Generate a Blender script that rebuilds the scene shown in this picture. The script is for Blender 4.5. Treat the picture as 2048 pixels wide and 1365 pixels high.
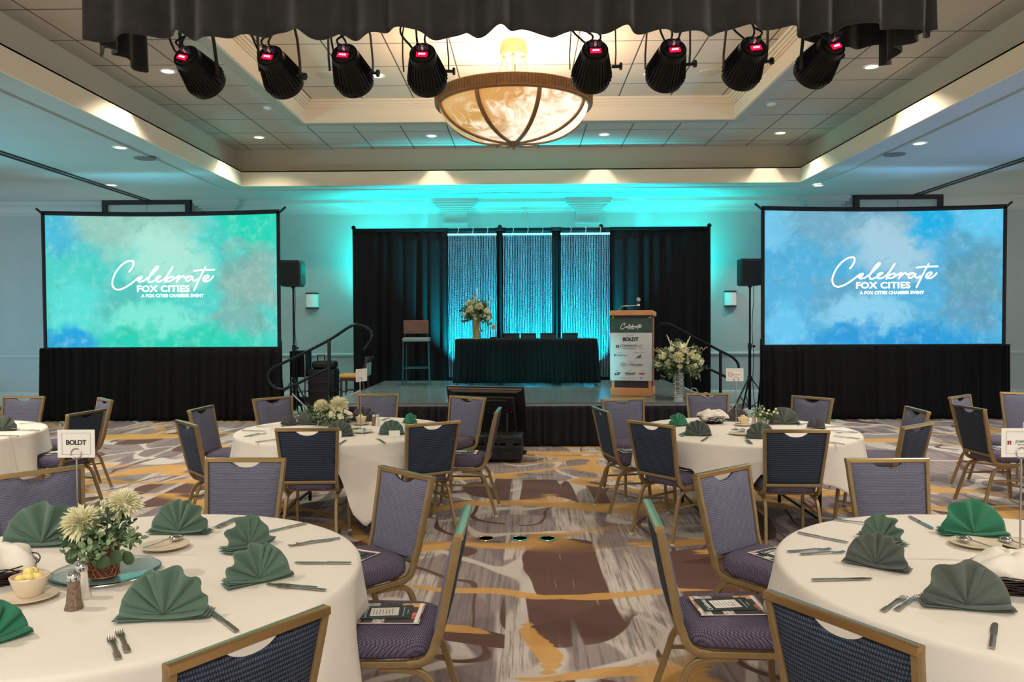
import bpy, bmesh, math, random
from mathutils import Vector, Matrix
PI = math.pi
C = bpy.context.scene.collection
for o in list(bpy.data.objects): bpy.data.objects.remove(o)
random.seed(7)

# ---------------------------------------------------------------- camera
FPX, HC = 1580.0, 1.70
YAW, PITCH, ROLL = -0.01646, -0.02405, -0.0046
cF = Vector((math.sin(YAW)*math.cos(PITCH), math.cos(YAW)*math.cos(PITCH), math.sin(PITCH)))
cR0 = Vector((math.cos(YAW), -math.sin(YAW), 0)); cU0 = cR0.cross(cF)
cR = cR0*math.cos(ROLL)+cU0*math.sin(ROLL); cU = cU0*math.cos(ROLL)-cR0*math.sin(ROLL)
cam_data = bpy.data.cameras.new('camera'); cam = bpy.data.objects.new('camera', cam_data); C.objects.link(cam)
M3 = Matrix((cR, cU, -cF)).transposed()
cam.matrix_world = Matrix.Translation((0, 0, HC)) @ M3.to_4x4()
cam_data.sensor_width = 36; cam_data.lens = 36*FPX/2048; cam_data.clip_start = .05; cam_data.clip_end = 200
bpy.context.scene.camera = cam
def at(px, py, z=None, y=None):
    """point of the place seen at a photograph pixel, on the height z or the depth y"""
    d = cF*FPX + cR*(px-1024) - cU*(py-682.5)
    t = (z-HC)/d.z if z is not None else y/d.y
    return Vector((0, 0, HC)) + d*t

# ---------------------------------------------------------------- light
sc = bpy.context.scene
sc.view_settings.view_transform = 'Standard'; sc.view_settings.look = 'None'
sc.view_settings.gamma = 1; sc.view_settings.use_curve_mapping = False
sc.view_settings.exposure = 0.9
w = bpy.data.worlds.new('world'); sc.world = w; w.use_nodes = True
w.node_tree.nodes['Background'].inputs[0].default_value = (1.0, .93, .84, 1)
w.node_tree.nodes['Background'].inputs[1].default_value = 0.62

def look(o, d):
    o.rotation_euler = Vector(d).to_track_quat('-Z', 'Y').to_euler()
def spot(name, loc, to, power, col, size=60, blend=.5, rad=.05):
    l = bpy.data.lights.new(name, 'SPOT'); l.energy = power; l.color = col
    l.spot_size = math.radians(size); l.spot_blend = blend; l.shadow_soft_size = rad
    o = bpy.data.objects.new(name, l); C.objects.link(o); o.location = loc
    look(o, Vector(to)-Vector(loc)); return o
def point(name, loc, power, col, rad=.1):
    l = bpy.data.lights.new(name, 'POINT'); l.energy = power; l.color = col; l.shadow_soft_size = rad
    o = bpy.data.objects.new(name, l); C.objects.link(o); o.location = loc; return o
def area(name, loc, to, power, col, sx, sy):
    l = bpy.data.lights.new(name, 'AREA'); l.energy = power; l.color = col; l.shape = 'RECTANGLE'
    l.size = sx; l.size_y = sy
    o = bpy.data.objects.new(name, l); C.objects.link(o); o.location = loc
    look(o, Vector(to)-Vector(loc)); return o

# main heights and depths of the room
ZS, ZF, ZT, ZC = 4.21, 4.50, 4.93, 5.25        # soffit, fascia top, tray tiles, coffer tiles
YW = 16.28                                      # back wall
TX0, TX1, TY0, TY1 = -5.20, 5.02, -1.0, 14.54   # tray opening
CX0, CX1, CY0, CY1 = -3.50, 3.32, 7.1, 12.66    # coffer opening
CHX, CHY = -0.13, 10.05                         # chandelier
TEAL = (.05, .9, .85); WARM = (1, .9, .77); BLUE = (.15, .55, 1)
# downlights of the tray ceiling (their fixtures are built further down)
CANS = [(-4.55, 10.1), (-4.60, 13.72), (-1.60, 13.72), (1.38, 13.72), (4.40, 13.72), (4.42, 10.2),
        (-4.55, 6.4), (4.42, 6.4), (-4.55, 2.7), (4.42, 2.7)]
for x, y in CANS:
    spot('downlight_lamp', (x, y, ZT-.03), (x, y, 0), 75 if y > 12 else 190, WARM, 125, .6, .06)
SCANS = [(-5.74, 11.2), (-7.45, 14.2), (5.6, 11.35), (5.45, 14.8), (-5.74, 7.2), (5.6, 7.2)]
for x, y in SCANS:
    spot('downlight_lamp', (x, y, ZS-.03), (x, y, 0), 90, WARM, 110, .6, .06)
# the cans close to the fascia throw scallops on it
for x, y in [(-1.60, 14.2), (1.38, 14.2), (4.40, 14.25)]:
    spot('scallop_lamp', (x, y, ZT-.05), (x, y+.22, 4.2), 14, (1, .93, .82), 60, .35, .02)
for x, y, s in [(-4.85, 10.3, -1), (4.7, 10.6, 1), (-4.85, 13.6, -1), (4.7, 13.8, 1)]:
    spot('scallop_lamp', (x, y, ZT-.05), (x+s*.22, y, 4.2), 14, (1, .9, .75), 60, .35, .02)
# chandelier
for k in range(4):
    point('chandelier_lamp', (CHX+.5*math.cos(k*PI/2+.4), CHY+.5*math.sin(k*PI/2+.4), 4.50), 25, (1, .93, .82), .12)
# unseen fill lamp added behind the camera, standing in for another chandelier
point('chandelier_lamp', (CHX, -1.0, 4.0), 190, (1, .94, .86), .6)
# coloured stage wash from the hanging lamps
for x, xt in ((-1.6, -1.9), (-.6, -.9), (.4, .1), (.9, .75)):
    spot('stage_wash_lamp', (x, 4.75, 2.92), (xt, 13.7, .6), 950, (.02, .85, .82), 12.5, .8, .05)
# unseen coloured lamps added at the sides to tint soffits and back wall
spot('side_uplight_lamp', (-12.5, 9.5, .4), (-6.6, 10.5, 4.2), 900, (.12, .7, .85), 60, 1, .4)
spot('side_uplight_lamp', (12.5, 9.5, .4), (6.8, 10.0, 4.2), 900, (.12, .45, .95), 60, 1, .4)
spot('side_uplight_lamp', (-12.5, 12.0, .4), (-9.0, 16.2, 2.4), 260, (.15, .6, .9), 80, 1, .4)
# uplights standing on the stage behind the table, below the bead curtains
for x in (-1.15, .15, 1.2):
    spot('uplight_lamp', (x, 14.75, .75), (x, 16.0, 3.2), 950, (.0, .66, .82), 88, .8, .05)
for x, z in ((-2.5, 1.3), (-.9, .3), (.9, .3), (2.7, 1.3)):
    spot('wall_uplight_lamp', (x, 15.72, z), (x, 17.3, z+2.8), 460 if z < 1 else 380, (.0, .78, .73), 100, .8, .06)
for x in (-3.0, 3.2):  # unseen teal points added behind the drape edges to tint the upper wall
    point('wall_uplight_lamp', (x, 15.85, 3.0), 42, (.0, .78, .73), .08)
# projector spill behind the two fast-fold screens
spot('projector_lamp', (-6.6, 16.0, 1.6), (-6.8, 9.0, 4.2), 900, (.1, .65, .9), 80, 1, .7)
spot('projector_lamp', (6.6, 16.0, 1.6), (6.8, 9.0, 4.2), 900, BLUE, 80, 1, .7)
point('sconce_lamp', (-8.2, 15.95, 2.2), 14, (1, .8, .55), .08)
point('sconce_lamp', (8.5, 15.95, 2.2), 14, (1, .8, .55), .08)

# ---------------------------------------------------------------- materials
def lin(c):
    return tuple(((v/255)/12.92 if v/255 <= .04045 else ((v/255+.055)/1.055)**2.4) for v in c)
MATS = {}
def mat(name, col, rough=.6, metal=0, bump=0, bscale=200, vary=0, vscale=8, emit=None, es=1, spec=.5, trans=0, ior=1.45, sheen=0):
    if name in MATS: return MATS[name]
    m = bpy.data.materials.new(name); m.use_nodes = True; nt = m.node_tree; b = nt.nodes['Principled BSDF']
    c = lin(col); b.inputs['Base Color'].default_value = (*c, 1)
    b.inputs['Roughness'].default_value = rough; b.inputs['Metallic'].default_value = metal
    b.inputs['Specular IOR Level'].default_value = spec; b.inputs['IOR'].default_value = ior
    if trans: b.inputs['Transmission Weight'].default_value = trans
    if sheen: b.inputs['Sheen Weight'].default_value = sheen
    if emit: b.inputs['Emission Color'].default_value = (*lin(emit), 1); b.inputs['Emission Strength'].default_value = es
    tc = nt.nodes.new('ShaderNodeTexCoord')
    if vary:
        n = nt.nodes.new('ShaderNodeTexNoise'); n.inputs['Scale'].default_value = vscale; n.inputs['Detail'].default_value = 4
        nt.links.new(tc.outputs['Object'], n.inputs['Vector'])
        mr = nt.nodes.new('ShaderNodeMapRange'); mr.inputs[1].default_value = .3; mr.inputs[2].default_value = .7
        mr.inputs[3].default_value = 1-vary; mr.inputs[4].default_value = 1+vary
        nt.links.new(n.outputs['Fac'], mr.inputs[0])
        mx = nt.nodes.new('ShaderNodeVectorMath'); mx.operation = 'SCALE'; mx.inputs[0].default_value = c
        nt.links.new(mr.outputs[0], mx.inputs['Scale']); nt.links.new(mx.outputs[0], b.inputs['Base Color'])
    if bump:
        n = nt.nodes.new('ShaderNodeTexNoise'); n.inputs['Scale'].default_value = bscale
        nt.links.new(tc.outputs['Object'], n.inputs['Vector'])
        bp = nt.nodes.new('ShaderNodeBump'); bp.inputs['Strength'].default_value = bump; bp.inputs['Distance'].default_value = .002
        nt.links.new(n.outputs['Fac'], bp.inputs['Height']); nt.links.new(bp.outputs[0], b.inputs['Normal'])
    MATS[name] = m; return m
class NT:
    """small helper to write node maths"""
    def __init__(s, m): s.m = m; s.nt = m.node_tree; s.b = s.nt.nodes['Principled BSDF']
    def set(s, sock, v):
        if isinstance(v, bpy.types.NodeSocket): s.nt.links.new(v, sock)
        elif v is not None: sock.default_value = v
    def math(s, op, a, b=None, c=None, clamp=False):
        n = s.nt.nodes.new('ShaderNodeMath'); n.operation = op; n.use_clamp = clamp
        s.set(n.inputs[0], a)
        if b is not None: s.set(n.inputs[1], b)
        if c is not None: s.set(n.inputs[2], c)
        return n.outputs[0]
    def vec(s, op, a, b=None):
        n = s.nt.nodes.new('ShaderNodeVectorMath'); n.operation = op; s.set(n.inputs[0], a)
        if b is not None: s.set(n.inputs[1], b)
        return n.outputs['Value'] if op in ('LENGTH', 'DISTANCE', 'DOT_PRODUCT') else n.outputs[0]
    def obj(s): return s.nt.nodes.new('ShaderNodeTexCoord').outputs['Object']
    def sep(s, v):
        n = s.nt.nodes.new('ShaderNodeSeparateXYZ'); s.set(n.inputs[0], v); return n.outputs
    def mul(s, v, k): return s.vec('MULTIPLY', v, k)
    def noise(s, v, scale, detail=3, rough=.5, dist=0):
        n = s.nt.nodes.new('ShaderNodeTexNoise'); s.set(n.inputs['Vector'], v); n.inputs['Scale'].default_value = scale
        n.inputs['Detail'].default_value = detail; n.inputs['Roughness'].default_value = rough; n.inputs['Distortion'].default_value = dist
        return n.outputs['Fac']
    def smooth(s, v, a, b):
        n = s.nt.nodes.new('ShaderNodeMapRange'); n.interpolation_type = 'SMOOTHSTEP'
        s.set(n.inputs[0], v); n.inputs[1].default_value = a; n.inputs[2].default_value = b; return n.outputs[0]
    def mix(s, f, a, b):
        n = s.nt.nodes.new('ShaderNodeMix'); n.data_type = 'RGBA'; s.set(n.inputs[0], f)
        for i, v in ((6, a), (7, b)):
            s.set(n.inputs[i], (*v, 1) if isinstance(v, tuple) and len(v) == 3 else v)
        return n.outputs[2]
    def bump(s, h, strength=.3, dist=.002):
        n = s.nt.nodes.new('ShaderNodeBump'); n.inputs['Strength'].default_value = strength; n.inputs['Distance'].default_value = dist
        s.set(n.inputs['Height'], h); s.nt.links.new(n.outputs[0], s.b.inputs['Normal'])

# woven chair fabrics
def fabric(name, ca, cb, sx, sz, rough=.85, flat=False):
    m = mat(name, ca, rough); t = NT(m); x, y, z = t.sep(t.obj())
    u = x; v = t.math('ADD', y, t.math('MULTIPLY', z, .9)) if flat else z
    row = t.math('MULTIPLY', v, sz); r0 = t.math('FLOOR', row)
    ux = t.math('ADD', t.math('MULTIPLY', u, sx), t.math('MULTIPLY', r0, .5))
    a = t.math('ABSOLUTE', t.math('SUBTRACT', t.math('FRACT', ux), .5)); b = t.math('ABSOLUTE', t.math('SUBTRACT', t.math('FRACT', row), .5))
    k = t.smooth(t.math('ADD', a, b), .28, .62)
    n = t.noise(t.obj(), 60, 2)
    k2 = t.math('MULTIPLY', k, t.math('ADD', n, .55), clamp=True)
    t.nt.links.new(t.mix(k2, lin(ca), lin(cb)), t.b.inputs['Base Color'])
    t.bump(t.math('SUBTRACT', 1.0, k), .5, .001)
    return m
fab_front = fabric('chair_front_fabric', (130, 132, 152), (80, 80, 100), 150, 120)
fab_back = fabric('chair_back_fabric', (64, 80, 102), (18, 20, 30), 130, 70)
fab_seat = fabric('chair_seat_fabric', (118, 108, 130), (60, 52, 70), 150, 110, flat=True)
m_gold = mat('bronze_gold_paint', (146, 122, 84), .42, .4, vary=.08, vscale=20)
m_rail_top = mat('polished_bronze_rail', (188, 158, 108), .22, .85)
m_glide = mat('clear_plastic_glide', (190, 190, 185), .2)
m_cloth = mat('white_linen', (228, 221, 208), .9, bump=.12, bscale=500, sheen=.1)
m_wood_d = mat('dark_wood', (52, 40, 36), .5, vary=.2)
m_black = mat('black_plastic', (18, 18, 20), .45)
m_blackm = mat('black_metal', (22, 23, 26), .35, .6)
m_steel = mat('stainless_steel', (178, 172, 165), .22, 1)
m_chrome = mat('chrome', (200, 200, 200), .12, 1)
m_drape = mat('black_velour', (13, 14, 16), .9, bump=.3, bscale=300, vary=.35, vscale=30, spec=.25)
m_valance = mat('black_valance_cloth', (34, 32, 31), .9, bump=.4, bscale=90, vary=.3, vscale=12, sheen=.2)
m_skirt = mat('dark_stage_skirt', (26, 22, 30), .95, vary=.2, vscale=20)
m_wall = mat('wall_paint', (164, 176, 175), .85, vary=.03, vscale=3)
m_trimp = mat('trim_paint', (172, 182, 180), .6)
m_ceil = mat('soffit_paint', (176, 184, 183), .9, vary=.02, vscale=2)
m_cream = mat('cream_paint', (222, 206, 180), .85)
m_paper = mat('paper_white', (232, 228, 218), .8)
m_leaf = mat('eucalyptus_leaf', (128, 152, 112), .7, vary=.3, vscale=30)
m_leafd = mat('dark_leaf', (66, 90, 56), .7, vary=.3, vscale=30)
m_petal = mat('cream_petal', (236, 232, 196), .8, vary=.06, vscale=60)
m_china = mat('cream_china', (224, 208, 182), .25)
m_butter = mat('butter', (242, 220, 130), .5)
m_glass = mat('clear_glass', (235, 245, 245), .03, trans=1, ior=1.45)

# ---------------------------------------------------------------- mesh building
def cr(pts, n=6, cyc=False):
    """smooth a list of points"""
    P = [Vector(p) for p in pts]; out = []; N = len(P)
    for i in range(N if cyc else N-1):
        if cyc: a, b, c, d = P[i-1], P[i], P[(i+1) % N], P[(i+2) % N]
        else: a, b, c, d = P[max(i-1, 0)], P[i], P[i+1], P[min(i+2, N-1)]
        for k in range(n):
            t = k/n
            out.append(.5*((2*b)+(-a+c)*t+(2*a-5*b+4*c-d)*t*t+(-a+3*b-3*c+d)*t**3))
    if not cyc: out.append(P[-1])
    return out
class MB:
    def __init__(s): s.v = []; s.f = []; s.mi = []; s.cur = 0
    def add(s, vs, fs, M=None):
        k = len(s.v)
        for p in vs:
            p = Vector(p); s.v.append(M @ p if M else p)
        for f in fs: s.f.append([k+i for i in f]); s.mi.append(s.cur)
        return s
    def box(s, c, d, M=None):
        x, y, z = c; a, b, e = d[0]/2, d[1]/2, d[2]/2
        vs = [(x+i*a, y+j*b, z+k*e) for i in (-1, 1) for j in (-1, 1) for k in (-1, 1)]
        return s.add(vs, [(0, 1, 3, 2), (4, 6, 7, 5), (0, 4, 5, 1), (2, 3, 7, 6), (0, 2, 6, 4), (1, 5, 7, 3)], M)
    def bb(s, x0, x1, y0, y1, z0, z1, M=None):
        return s.box(((x0+x1)/2, (y0+y1)/2, (z0+z1)/2), (abs(x1-x0), abs(y1-y0), abs(z1-z0)), M)
    def tube(s, pts, r, n=8, cyc=False, prof=None, caps=True, M=None, up=None):
        P = [Vector(p) for p in pts]; N = len(P); vs = []; fs = []
        T = []
        for i in range(N):
            if cyc: t = P[(i+1) % N]-P[i-1]
            else: t = P[min(i+1, N-1)]-P[max(i-1, 0)]
            T.append(t.normalized() if t.length > 1e-9 else Vector((0, 0, 1)))
        u = Vector(up) if up else (Vector((1, 0, 0)) if abs(T[0].x) < .8 else Vector((0, 1, 0)))
        pr = prof or [(math.cos(2*PI*k/n), math.sin(2*PI*k/n)) for k in range(n)]; n = len(pr)
        for i in range(N):
            u = (u-T[i]*u.dot(T[i])).normalized(); w = T[i].cross(u)
            ri = r[i] if isinstance(r, (list, tuple)) else r
            for a, b in pr: vs.append(P[i]+u*(a*ri)+w*(b*ri))
        for i in range(N if cyc else N-1):
            j = (i+1) % N
            for k in range(n):
                l = (k+1) % n; fs.append((i*n+k, i*n+l, j*n+l, j*n+k))
        if caps and not cyc:
            fs.append(tuple(range(n))[::-1]); fs.append(tuple((N-1)*n+k for k in range(n)))
        return s.add(vs, fs, M)
    def bar(s, pts, w, h, cyc=False, M=None, up=None):
        c = .18
        pr = [(w/2, h/2*(1-c)), (w/2*(1-c), h/2), (-w/2*(1-c), h/2), (-w/2, h/2*(1-c)), (-w/2, -h/2*(1-c)), (-w/2*(1-c), -h/2), (w/2*(1-c), -h/2), (w/2, -h/2*(1-c))]
        return s.tube(pts, 1, prof=pr, cyc=cyc, M=M, up=up)
    def lathe(s, prof, n=24, c=(0, 0, 0), M=None, a0=0, a1=2*PI, cap=True):
        vs = []; fs = []; full = abs(a1-a0-2*PI) < 1e-6; K = n if full else n+1
        for r, z in prof:
            for k in range(K):
                a = a0+(a1-a0)*k/n; vs.append((c[0]+r*math.cos(a), c[1]+r*math.sin(a), c[2]+z))
        for i in range(len(prof)-1):
            for k in range(n):
                l = (k+1) % K; fs.append((i*K+k, i*K+l, (i+1)*K+l, (i+1)*K+k))
        if cap and full:
            if prof[0][0] > 1e-6: fs.append(tuple(range(K))[::-1])
            if prof[-1][0] > 1e-6: fs.append(tuple((len(prof)-1)*K+k for k in range(K)))
        return s.add(vs, fs, M)
    def prism(s, poly, h, M=None):
        """poly in xz plane, thickness h along y (centred)"""
        n = len(poly); vs = [(x, -h/2, z) for x, z in poly]+[(x, h/2, z) for x, z in poly]
        fs = [tuple(range(n)), tuple(range(n, 2*n))[::-1]]+[(i, i+n, (i+1) % n+n, (i+1) % n) for i in range(n)]
        return s.add(vs, fs, M)
    def grid(s, nu, nv, fn, M=None, cyc=False):
        vs = [fn(i/nu, j/nv) for j in range(nv+1) for i in range(nu if cyc else nu+1)]; K = nu if cyc else nu+1
        fs = [(j*K+i, j*K+(i+1) % K, (j+1)*K+(i+1) % K, (j+1)*K+i) for j in range(nv) for i in range(nu)]
        return s.add(vs, fs, M)
    def ball(s, c, r, n=10, m=6, sc=(1, 1, 1), M=None):
        vs = []; fs = []
        for j in range(m+1):
            t = PI*j/m
            for i in range(n):
                a = 2*PI*i/n; vs.append((c[0]+r*sc[0]*math.sin(t)*math.cos(a), c[1]+r*sc[1]*math.sin(t)*math.sin(a), c[2]+r*sc[2]*math.cos(t)))
        for j in range(m):
            for i in range(n): fs.append((j*n+i, (j+1)*n+i, (j+1)*n+(i+1) % n, j*n+(i+1) % n))
        return s.add(vs, fs, M)
    def build(s, name, m, parent=None, smooth=True, bevel=0, thick=0, seg=2, sub=0, sharp=40, loc=None, rot=None):
        me = bpy.data.meshes.new(name); me.from_pydata([tuple(p) for p in s.v], [], s.f)
        ms = m if isinstance(m, (list, tuple)) else [m]
        for q in ms: me.materials.append(q)
        if len(ms) > 1: me.polygons.foreach_set('material_index', s.mi)
        bm = bmesh.new(); bm.from_mesh(me); bmesh.ops.remove_doubles(bm, verts=bm.verts, dist=1e-6)
        bmesh.ops.recalc_face_normals(bm, faces=bm.faces); bm.to_mesh(me); bm.free()
        if smooth:
            me.shade_smooth(); me.set_sharp_from_angle(angle=math.radians(sharp))
        o = bpy.data.objects.new(name, me); C.objects.link(o)
        if thick:
            q = o.modifiers.new('thickness', 'SOLIDIFY'); q.thickness = thick; q.offset = 0
        if bevel:
            q = o.modifiers.new('bevel', 'BEVEL'); q.width = bevel; q.segments = seg; q.limit_method = 'ANGLE'; q.angle_limit = .6; q.harden_normals = False
        if sub:
            q = o.modifiers.new('sub', 'SUBSURF'); q.levels = sub; q.render_levels = sub
        if parent: o.parent = parent
        if loc is not None: o.location = loc
        if rot is not None: o.rotation_euler = rot
        return o
def tag(o, label=None, cat=None, group=None, kind=None):
    if label: o['label'] = label
    if cat: o['category'] = cat
    if group: o['group'] = group
    if kind: o['kind'] = kind
    return o
def empty(name, loc=(0, 0, 0), rz=0, label=None, cat=None, group=None, rot=None):
    o = bpy.data.objects.new(name, None); C.objects.link(o); o.empty_display_size = .1
    o.location = loc; o.rotation_euler = rot if rot is not None else (0, 0, rz)
    return tag(o, label, cat, group)
def struct(mb, name, m, **k):
    o = mb.build(name, m, **k); o['kind'] = 'structure'; return o
KIDS = {}
def dup(o, parent=None):
    c = o.copy(); C.objects.link(c); c.parent = parent
    for ch in KIDS.get(o.name, None) or [x for x in bpy.data.objects if x.parent == o]:
        dup(ch, c)
    return c
def clone(src, loc, rz, label, group=None, first=[set()]):
    """the first use moves the prototype itself, later ones copy it with its parts"""
    if src.name not in first[0]: first[0].add(src.name); o = src
    else: o = dup(src)
    o.location = loc; o.rotation_euler = (0, 0, rz) if not isinstance(rz, (tuple, list)) else rz
    o['label'] = label
    if group: o['group'] = group
    return o
def text(name, body, size, m, parent=None, loc=(0, 0, 0), rot=(PI/2, 0, 0), bold=0, ext=.0008, align='CENTER', sx=1, space=1):
    cu = bpy.data.curves.new(name, 'FONT'); cu.body = body; cu.size = size; cu.extrude = ext; cu.offset = bold
    cu.align_x = align; cu.align_y = 'CENTER'; cu.space_character = space; cu.resolution_u = 3
    t = bpy.data.objects.new(name, cu); C.objects.link(t); bpy.context.view_layer.update()
    me = bpy.data.meshes.new_from_object(t.evaluated_get(bpy.context.evaluated_depsgraph_get()))
    bpy.data.objects.remove(t); me.materials.clear(); me.materials.append(m); me.name = name
    o = bpy.data.objects.new(name, me); C.objects.link(o); o.location = loc; o.rotation_euler = rot; o.scale = (sx, 1, 1)
    if parent: o.parent = parent
    return o
# ================================================================ the room
# carpet
def carpet():
    m = mat('patterned_carpet', (150, 140, 135), .95); t = NT(m); o = t.obj(); x, y, z = t.sep(o)
    # distorted coordinates for the swirls
    n1 = t.noise(o, .55, 2); n2 = t.noise(t.vec('ADD', o, (13.1, 7.7, 0)), .55, 2)
    dx = t.math('ADD', x, t.math('MULTIPLY', t.math('SUBTRACT', n1, .5), 1.1)); dy = t.math('ADD', y, t.math('MULTIPLY', t.math('SUBTRACT', n2, .5), 1.1))
    cmb = t.nt.nodes.new('ShaderNodeCombineXYZ'); t.set(cmb.inputs[0], dx); t.set(cmb.inputs[1], dy); D = cmb.outputs[0]
    # streaks running along the room, as in brushed yarn
    st = t.noise(t.mul(o, (38, 1.3, 1)), 1, 4, .7)
    st2 = t.noise(t.mul(o, (3.2, .16, 1)), 1, 1, .4)
    bands = t.smooth(st2, .47, .53)
    base = t.mix(bands, lin((202, 191, 180)), lin((132, 118, 118)))
    base = t.mix(t.smooth(t.noise(t.mul(D, (.9, .55, 1)), 1.3, 1), .50, .53), base, lin((152, 140, 134)))
    base = t.mix(t.smooth(st, .42, .68), base, lin((112, 100, 100)))
    # curved grey ribbons
    rib = t.math('ABSOLUTE', t.math('SUBTRACT', t.noise(t.mul(D, (1, .7, 1)), .9, 1), .5))
    base = t.mix(t.math('SUBTRACT', 1.0, t.smooth(rib, .012, .022)), base, lin((200, 190, 180)))
    # brown ovals and crescents
    bn = t.noise(t.vec('ADD', t.mul(D, (.85, .55, 1)), (3.3, 2.2, 0)), 1.15, 1, .4)
    brown = t.smooth(bn, .598, .606)
    ring = t.math('MULTIPLY', t.smooth(bn, .44, .445), t.math('SUBTRACT', 1.0, t.smooth(bn, .456, .461)))
    # a few ovals standing where the aisle shows them
    for (px, py, rx, ry, inv) in [(1150, 1135, .36, .72, 0), (1365, 1145, .27, .52, 0), (1150, 990, .42, .5, 0), (1075, 1015, .38, .38, 1),
                                  (1000, 985, .40, .5, 0), (950, 1250, .40, .10, 0), (1130, 1350, .22, .12, 0), (1500, 1290, .3, .2, 0),
                                  (900, 895, .5, .35, 0), (1260, 1000, .25, .7, 1), (300, 1000, .5, .35, 0), (1480, 1130, .4, .5, 0)]:
        c = at(px, py, z=0)
        ex = t.math('DIVIDE', t.math('SUBTRACT', dx, c.x), rx); ey = t.math('DIVIDE', t.math('SUBTRACT', dy, c.y), ry)
        r = t.math('ADD', t.math('MULTIPLY', ex, ex), t.math('MULTIPLY', ey, ey))
        k = t.math('SUBTRACT', 1.0, t.smooth(r, .97, 1.03))
        if inv: brown = t.math('MULTIPLY', brown, t.math('SUBTRACT', 1.0, k))
        else: brown = t.math('MAXIMUM', brown, k)
    brown = t.math('MAXIMUM', brown, ring)
    brown = t.math('MULTIPLY', brown, t.smooth(t.noise(t.mul(o, (2.6, .13, 1)), 1, 1.5), .45, .462))
    brown = t.math('MULTIPLY', brown, t.math('SUBTRACT', 1.0, t.math('MULTIPLY', t.smooth(st, .6, .75), .45)))
    base = t.mix(brown, base, lin((96, 66, 56)))
    # gold sweeps with frayed edges
    gn = t.noise(t.vec('ADD', t.mul(D, (.75, 1.0, 1)), (9.4, 4.1, 0)), .8, 1.5, .5)
    fr = t.noise(t.mul(o, (1.2, 26, 1)), 1, 3, .7)
    gg = t.math('ADD', t.math('ABSOLUTE', t.math('SUBTRACT', gn, .5)), t.math('MULTIPLY', t.math('SUBTRACT', fr, .5), .05))
    gold = t.math('MULTIPLY', t.math('SUBTRACT', 1.0, t.smooth(gg, .018, .036)), t.smooth(t.noise(t.vec('ADD', o, (31, 2, 0)), .35, 1), .42, .50))
    for (px, py, rx, ry) in [(1066, 1262, .07, .34), (1340, 1085, .34, .10), (960, 1182, .5, .05), (1120, 903, .7, .12), (1180, 1322, .42, .05), (290, 872, 1.1, .3), (1500, 1110, .5, .12), (890, 1240, .25, .05), (1240, 1180, .5, .05), (1700, 880, 1.2, .2)]:
        c = at(px, py, z=0); ex = t.math('DIVIDE', t.math('SUBTRACT', dx, c.x), rx); ey = t.math('DIVIDE', t.math('SUBTRACT', dy, c.y), ry)
        r = t.math('ADD', t.math('ADD', t.math('MULTIPLY', ex, ex), t.math('MULTIPLY', ey, ey)), t.math('MULTIPLY', t.math('SUBTRACT', fr, .5), 1.6))
        gold = t.math('MAXIMUM', gold, t.math('SUBTRACT', 1.0, t.smooth(r, .9, 1.15)))
    base = t.mix(t.math('MULTIPLY', gold, .92), base, lin((204, 154, 80)))
    fine = t.noise(t.mul(o, (160, 160, 1)), 1, 2, .6)
    base = t.mix(t.math('MULTIPLY', t.smooth(fine, .35, .75), .22), base, lin((90, 80, 76)))
    t.nt.links.new(base, t.b.inputs['Base Color']); t.bump(fine, .5, .004)
    return m
mb = MB(); mb.grid(1, 1, lambda u, v: (-15+30*u, -2.5+19.5*v, 0)); struct(mb, 'floor', carpet(), smooth=False)

# tiled ceilings
def tiles(name, col, x0, px, y0, py):
    m = mat(name, col, .9); t = NT(m); x, y, z = t.sep(t.obj())
    a = t.math('ABSOLUTE', t.math('SUBTRACT', t.math('FRACT', t.math('DIVIDE', t.math('SUBTRACT', x, x0), px)), .5))
    b = t.math('ABSOLUTE', t.math('SUBTRACT', t.math('FRACT', t.math('DIVIDE', t.math('SUBTRACT', y, y0), py)), .5))
    e = t.math('MAXIMUM', a, b); k = t.smooth(e, .486, .492)
    n = t.noise(t.obj(), 90, 2)
    c = t.mix(t.math('MULTIPLY', n, .25), lin(col), lin(tuple(v*.8 for v in col)))
    t.nt.links.new(t.mix(k, c, lin((78, 72, 64))), t.b.inputs['Base Color'])
    t.bump(t.math('SUBTRACT', 1.0, k), .6, .004)
    return m
m_tile = tiles('tray_ceiling_tiles', (198, 188, 174), .26, .765, 14.3, .885)
m_tile2 = tiles('coffer_ceiling_tiles', (222, 205, 180), 1.495, .81, 10.1, .9)
X0, X1, Y0 = -15, 15, -2.5
s = .2; OX0, OX1, OY0, OY1 = TX0-s, TX1+s, TY0-s, TY1+s
def rectring(mb, ox0, ox1, oy0, oy1, ix0, ix1, iy0, iy1, z0, z1):
    mb.bb(ox0, ix0, oy0, oy1, z0, z1); mb.bb(ix1, ox1, oy0, oy1, z0, z1)
    mb.bb(ix0, ix1, oy0, iy0, z0, z1); mb.bb(ix0, ix1, iy1, oy1, z0, z1)
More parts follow.
